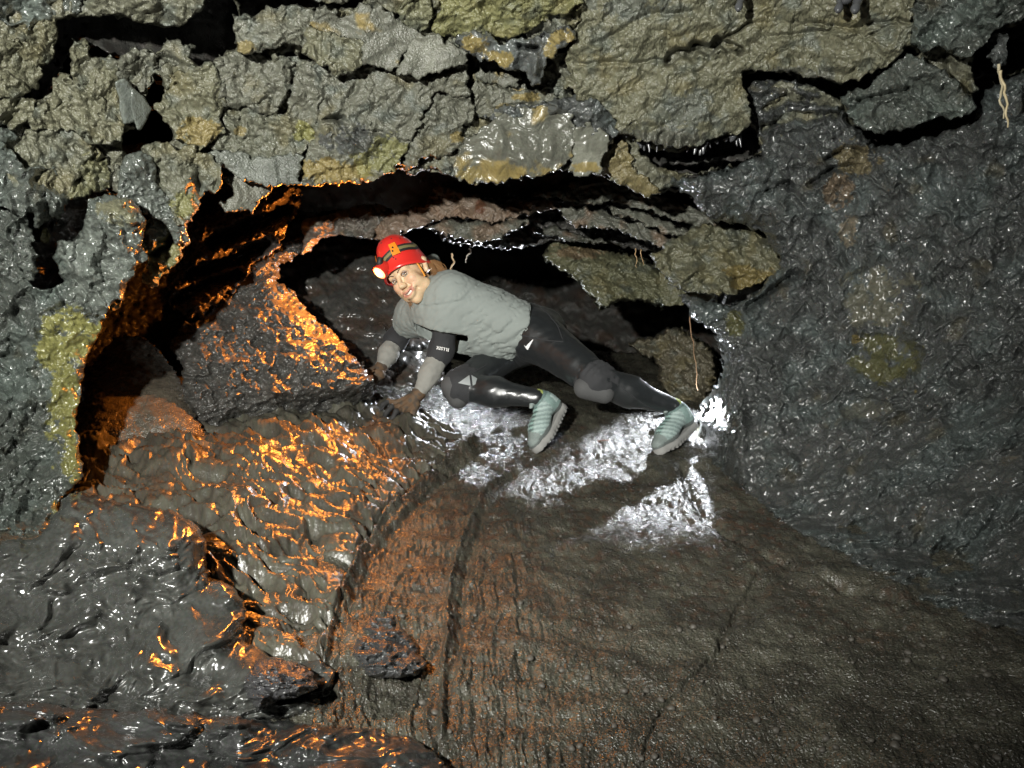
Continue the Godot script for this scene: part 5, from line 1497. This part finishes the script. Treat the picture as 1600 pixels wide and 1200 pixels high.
func shoe(w: Node3D, heel: Vector3, toe: Vector3, up0: Vector3, off: Vector3) -> void:
	var x := (toe - heel).normalized()
	var up := (up0 - x * up0.dot(x)).normalized()
	var z := x.cross(up).normalized()
	var L := 0.262
	var o := heel.lerp(toe, 0.5) - x * L * 0.5
	var q := func(a: float, b: float, c: float) -> Vector3: return o + x * a + up * b + z * c
	var sh := Node3D.new()
	sh.name = "shoe" if not w.has_node("shoe") else "shoe_001"
	w.add_child(sh)
	var mint := StandardMaterial3D.new()
	mint.vertex_color_use_as_albedo = true
	mint.roughness = 0.7
	var u := Blob.new()
	u.k = 0.03
	u.cap(q.call(0.222, 0.024, 0.004), q.call(0.16, 0.036, 0.004), 0.032, 0.040).cap(q.call(0.16, 0.036, 0.004), q.call(0.085, 0.062, 0), 0.040, 0.037).cap(q.call(0.035, 0.036, 0), q.call(0.05, 0.075, 0), 0.036, 0.036).cap(q.call(0.05, 0.075, 0), q.call(0.060, 0.104, 0), 0.037, 0.038)
	var r := nets(u, 0.005, func(p: Vector3, d: float) -> float:
		var v := p - o
		d = maxf(d, 0.006 - v.dot(up))
		d = maxf(d, (v - x * 0.058 - up * 0.112).dot((up + x * 0.15).normalized()))
		var ax := v.dot(x)
		var ay := v.dot(up)
		if ax > 0.08 and ax < 0.20: d -= 0.0022 * sstep(0.2, 0.7, sin((ax - 0.9 * ay) * 260.0)) * sstep(0.02, 0.04, ay)
		return d)
	var C := PackedColorArray()
	for p in r[0]:
		var v: Vector3 = p - o
		var ax := v.dot(x)
		var ay := v.dot(up)
		var az := v.dot(z)
		var c := Color(0.19, 0.27, 0.25)
		if ax > 0.075 and ax < 0.205 and ay > 0.022:
			var s := sin((ax - 0.9 * ay) * 260.0)
			c = Color(0.27, 0.345, 0.325) if s > 0.0 else Color(0.18, 0.235, 0.225)
			if absf(az) < 0.014 and ax > 0.10: c = Color(0.22, 0.33, 0.30) if s > 0.0 else Color(0.07, 0.10, 0.095)
		elif ax > 0.205: c = Color(0.15, 0.18, 0.17)
		elif ax < 0.045 and ay > 0.045 and ay < 0.085: c = Color(0.40, 0.50, 0.48)
		if ay < 0.030: c = Color(0.10, 0.115, 0.11)
		if ay > 0.100: c = Color(0.10, 0.15, 0.14)
		C.append(c * (1.0 + 0.25 * nfin.get_noise_3dv(p * 2.0)))
	sub(sh, "upper", amesh(r[0], r[1], C), mint, off)
	var s1 := Blob.new()
	s1.k = 0.03
	s1.cap(q.call(0.225, -0.001, 0.003), q.call(0.17, -0.001, 0.006), 0.036, 0.047).cap(q.call(0.17, -0.001, 0.006), q.call(0.11, -0.001, 0.002), 0.047, 0.037).cap(q.call(0.11, -0.001, 0.002), q.call(0.035, -0.001, 0), 0.037, 0.036)
	var rs := nets(s1, 0.0045, func(p: Vector3, d: float) -> float:
		var v := p - o
		var ay := v.dot(up)
		var ax := v.dot(x)
		var lug := 0.006 * sstep(0.1, 0.5, sin(ax * 300.0)) * sstep(-0.004, -0.010, ay)
		var rise := 0.010 * sstep(0.17, 0.25, ax) + 0.006 * sstep(0.05, 0.0, ax)
		return maxf(d + lug, maxf(ay - 0.013 - rise, -ay - 0.018 + 0.5 * lug + rise)))
	sub(sh, "sole", amesh(rs[0], rs[1]), plain(Color(0.21, 0.21, 0.20), 0.75), off)
	# mid-sole line and laces
	var lace := plain(Color(0.025, 0.03, 0.03), 0.7)
	for n in 6:
		var ax := 0.098 + n * 0.018
		var top: Vector3 = q.call(ax, 0.092 - n * 0.0045, 0)
		var a: Vector3 = q.call(ax - 0.006, 0.074 - n * 0.005, -0.026)
		var b: Vector3 = q.call(ax + 0.006, 0.074 - n * 0.005, 0.026)
		sub(sh, "lace", tube(PackedVector3Array([a, a.lerp(top, 0.6) + up * 0.004, top + up * 0.001, b.lerp(top, 0.6) + up * 0.004, b]), [0.002, 0.0022, 0.0022, 0.0022, 0.002], 5), lace, off)
	sub(sh, "pull_tab", tube(PackedVector3Array([q.call(0.095, 0.108, 0.0), q.call(0.108, 0.118, 0.0), q.call(0.120, 0.112, 0.0)]), [0.008, 0.010, 0.007], 8), plain(Color(0.20, 0.24, 0.23), 0.7), off)
	var sock := Blob.new().cap(q.call(0.058, 0.095, 0), q.call(0.056, 0.110, 0), 0.036, 0.034)
	var rk := nets(sock, 0.006)
	sub(sh, "sock", amesh(rk[0], rk[1]), plain(Color(0.30, 0.36, 0.10), 0.9), off)


func build_helper() -> void:
	var w := thing("person", "second caver mostly hidden behind the first, only a grey-green sleeve and bare arm showing", "person", P(720, 540, 4.0))
	var skin := plain(Color(0.33, 0.21, 0.14), 0.6)
	var b := Blob.new()
	b.k = 0.04
	var sh := P(648, 420, 4.02)
	b.cap(P(632, 418, 4.05), P(634, 428, 4.02), 0.082, 0.075).cap(P(636, 440, 4.04), P(650, 455, 4.05), 0.05, 0.055).cap(P(655, 460, 4.06), P(730, 520, 4.1), 0.095, 0.10)
	b.cap(sh, P(676, 408, 4.0), 0.030, 0.026).cap(P(678, 408, 4.0), P(688, 470, 3.96), 0.029, 0.024).cap(P(688, 470, 3.96), P(695, 495, 3.95), 0.024, 0.020)
	b.cap(P(730, 520, 4.1), P(770, 510, 3.98), 0.075, 0.06).cap(P(770, 510, 3.98), P(760, 545, 4.15), 0.055, 0.04)
	var r := nets(b, 0.012)
	put("body", amesh(r[0], r[1]), skin, w)
	var t := Blob.new()
	t.k = 0.03
	t.cap(sh, P(677, 409, 4.0), 0.046, 0.040).cap(P(655, 462, 4.06), P(732, 522, 4.1), 0.105, 0.11).cap(sh, P(656, 458, 4.06), 0.055, 0.09)
	var se := P(680, 413, 4.0)
	var sn := (-cu + cr * 0.05).normalized()
	soft("t_shirt", t, 0.009, cloth(Color(0.17, 0.195, 0.175), 0.9, 0.25, 0.3, 12.0, 0.3), w, func(p: Vector3, d: float) -> float: return maxf(d + 0.006 * nmid.get_noise_3dv(p), (p - se).dot(sn) + 0.003 * nmid.get_noise_3dv(p * 2.0) if (p - se).length() < 0.075 else -1.0))
	var hp := Blob.new()
	hp.ball(P(630, 412, 4.06), 0.095)
	soft("helmet", hp, 0.01, plain(Color(0.05, 0.05, 0.055), 0.4), w)
	var tr := Blob.new()
	tr.k = 0.04
	tr.cap(P(728, 519, 4.1), P(770, 511, 3.98), 0.09, 0.07).cap(P(770, 511, 3.98), P(760, 546, 4.15), 0.064, 0.05)
	soft("trousers", tr, 0.012, plain(Color(0.02, 0.02, 0.022), 0.8), w)


func root_thread(label: String, a: Vector2, b: Vector2, d: float, r: float, bend: float, col: Color) -> void:
	var t := thing("hanging_root", label, "root", P(a.x, a.y, d), "thin roots hanging from the cave roof")
	var pth := PackedVector3Array()
	var rad := PackedFloat32Array()
	for n in 16:
		var k := n / 15.0
		var c := a.lerp(b, k)
		pth.append(P(c.x + bend * nmid.get_noise_2d(k * 0.12, a.x) * 2.0, c.y, d + 0.01 * sin(k * 7.0)))
		rad.append(r * (1.0 - 0.5 * k) * (1.0 + 0.3 * nfin.get_noise_2d(k * 0.2, a.y)))
	put("strand", tube(pth, rad, 6), plain(col, 0.6), t)


func build_small() -> void:
	var tan_ := Color(0.38, 0.25, 0.12)
	root_thread("short twisted pale root hanging just right of the red helmet", Vector2(703, 396), Vector2(707, 432), 3.75, 0.0055, 4.0, Color(0.45, 0.33, 0.2))
	root_thread("thin pale root hanging in the dark gap above the t-shirt's back", Vector2(733, 388), Vector2(731, 410), 3.75, 0.004, 4.0, Color(0.42, 0.38, 0.32))
	root_thread("pale forked root at the lit rim of the roof hole", Vector2(818, 372), Vector2(826, 386), 3.8, 0.006, 5.0, Color(0.45, 0.40, 0.28))
	root_thread("small root stub left of the forked pale root", Vector2(812, 374), Vector2(813, 386), 3.8, 0.004, 2.0, tan_)
	root_thread("long straight rust-brown root hanging before the spiky boulder", Vector2(1080, 484), Vector2(1090, 610), 3.2, 0.0032, 3.0, Color(0.15, 0.085, 0.04))
	root_thread("fine root over the right end of the hanging slab, left of a pair", Vector2(993, 388), Vector2(995, 418), 3.3, 0.0022, 2.0, tan_)
	root_thread("fine root over the right end of the hanging slab, right of a pair", Vector2(1002, 390), Vector2(1005, 414), 3.3, 0.0022, 2.0, tan_)
	root_thread("straw-coloured long root at the upper right edge, left of two", Vector2(1561, 100), Vector2(1568, 185), 1.78, 0.0034, 4.0, Color(0.33, 0.29, 0.19))
	root_thread("straw-coloured long root at the upper right edge, right of two", Vector2(1565, 110), Vector2(1573, 199), 1.77, 0.0036, 4.0, Color(0.36, 0.30, 0.18))
	var tw := thing("twig", "thin reddish-brown twig lying on the floor between the shoes", "twig", P(900, 692, 2.98))
	var pth := PackedVector3Array()
	var rad := PackedFloat32Array()
	for n in 12:
		var k := n / 11.0
		pth.append(P(lerpf(878, 952, k), 693 - 4.0 * k + 1.5 * sin(k * 5.0), floor_f.at(lerpf(878, 952, k), 692) - 0.02))
		rad.append(0.0035 * (1.0 - 0.4 * k))
	put("stick", tube(pth, rad, 6), plain(Color(0.14, 0.05, 0.025), 0.6), tw)


# the two lamps whose light the photograph shows but that stand out of sight
func lantern(called: String, label: String, at: Vector3, dir: Vector3, r: float, c: Color, energy: float) -> void:
	var t := thing(called, label, "lamp", at)
	var case_ := tube(PackedVector3Array([-dir * 0.12, -dir * 0.05, -dir * 0.04, -dir * 0.008, -dir * 0.004]), [r * 0.55, r * 0.55, r * 0.95, r * 1.1, r * 1.0], 20)
	var o := MeshInstance3D.new()
	o.name = "case"
	o.mesh = case_
	o.material_override = plain(Color(0.03, 0.03, 0.03), 0.4)
	t.add_child(o)
	if called == "hanging_lamp":
		var c2 := MeshInstance3D.new()
		c2.name = "cord"
		c2.mesh = tube(PackedVector3Array([-dir * 0.05, -dir * 0.06 + Vector3(0, 0.05, 0), -dir * 0.06 + Vector3(0, 0.22, 0)]), [0.003, 0.003, 0.003], 6)
		c2.material_override = o.material_override
		t.add_child(c2)
	var g := plain(Color(0.8, 0.8, 0.8), 0.3)
	g.emission_enabled = true
	g.emission = c
	g.emission_energy_multiplier = energy
	var l := MeshInstance3D.new()
	l.name = "lens"
	l.mesh = tube(PackedVector3Array([-dir * 0.006, -dir * 0.003]), [r * 0.9, r * 0.85], 20)
	l.material_override = g
	t.add_child(l)


func build_lights() -> void:
	var e := Environment.new()
	e.background_mode = Environment.BG_COLOR
	e.background_color = Color.BLACK
	e.tonemap_mode = Environment.TONE_MAPPER_LINEAR
	e.tonemap_exposure = 1.0
	e.sdfgi_enabled = true
	e.ssao_enabled = true
	e.ssil_enabled = true
	var we := WorldEnvironment.new()
	we.name = "environment"
	we.environment = e
	add_child(we)


func spot(called: String, at: Vector3, to: Vector3, c: Color, energy: float, size: float, angle: float, soft: float) -> void:
	var l := SpotLight3D.new()
	l.name = called
	l.light_color = c
	l.light_energy = energy
	l.light_size = size
	l.spot_range = 30.0
	l.spot_attenuation = 2.0
	l.spot_angle = angle
	l.spot_angle_attenuation = soft
	l.shadow_enabled = true
	add_child(l)
	l.look_at_from_position(at, to, Vector3.UP)


func _ready() -> void:
	# camera
	var cam := Camera3D.new()
	cam.name = "camera"
	cam.fov = rad_to_deg(2.0 * atan(600.0 / FOC))
	cam.near = 0.02
	cam.far = 60.0
	add_child(cam)
	cam.position = cam_at
	cam.rotation_degrees = Vector3(-12, 0, 0)
	cam.current = true
	cr = cam.basis.x
	cu = cam.basis.y
	cf = -cam.basis.z
	build_lights()
	# hand lamp of the photographer, left of and above the camera
	var hand_at := cam_at + Vector3(-0.68, 0.45, 0.1)
	var hand_to := P(720, 380, 2.8)
	spot("hand_lamp_light", hand_at, hand_to, Color(1.0, 0.995, 0.97), 19.0, 0.03, 52.0, 1.0)
	# lamp hung behind the hanging slab, shining out of the passage over the rear foot
	var bl := P(1108, 398, 4.1)
	var bd := (P(1068, 765, 2.6) - bl).normalized()
	spot("passage_lamp_light", bl, bl + bd, Color(0.95, 0.97, 1.0), 6.0, 0.02, 18.0, 0.4)
	# lamp of the second caver, behind the first one's waist
	var b2 := P(744, 492, 4.02)
	spot("second_lamp_light", b2, b2 - cf * 1.0 - cu * 0.35 - cr * 0.1, Color(0.95, 0.97, 1.0), 2.2, 0.02, 70.0, 0.3)
	# small lamp on the floor behind the rear shoe, lighting the foot of the right wall
	var b3 := P(1070, 642, 3.21)
	spot("shoe_lamp_light", b3, b3 + cr * 1.0 - cf * 0.5 + cu * 0.25, Color(0.95, 0.97, 1.0), 0.55, 0.012, 80.0, 0.3)
	make_noises()
	make_materials()
	M.drip = plain(Color(0.05, 0.052, 0.055), 0.25)
	make_fields()
	var t0 := Time.get_ticks_msec()
	build_arch()
	print("arch ", Time.get_ticks_msec() - t0)
	build_right_wall()
	print("right ", Time.get_ticks_msec() - t0)
	build_left_wall()
	build_back()
	print("back ", Time.get_ticks_msec() - t0)
	build_floor()
	print("floor ", Time.get_ticks_msec() - t0)
	build_woman()
	build_helper()
	build_small()
	lantern("floor_lamp", "small black lamp lying on the floor behind the rear shoe", b3 - (cr - cf * 0.5 + cu * 0.25).normalized() * 0.012, (cr - cf * 0.5 + cu * 0.25).normalized(), 0.012, Color(0.95, 0.97, 1.0), 3.0)
	build_grit()
	lantern("hanging_lamp", "small black lamp hanging on a cord behind the rock slab right of the passage", bl - bd * 0.012, bd, 0.022, Color(0.95, 0.97, 1.0), 4.0)
	lantern("waist_lamp", "small black lamp of the second caver, hidden behind the first caver's waist", b2 + cf * 0.012, (-cf - cu * 0.35 - cr * 0.1).normalized(), 0.022, Color(0.95, 0.97, 1.0), 4.0)
	lantern("hand_lamp", "photographer's hand lamp just left of and above the camera", hand_at + (hand_at - hand_to).normalized() * 0.012, (hand_to - hand_at).normalized(), 0.032, Color(1.0, 0.995, 0.97), 6.0)
	print("people ", Time.get_ticks_msec() - t0)
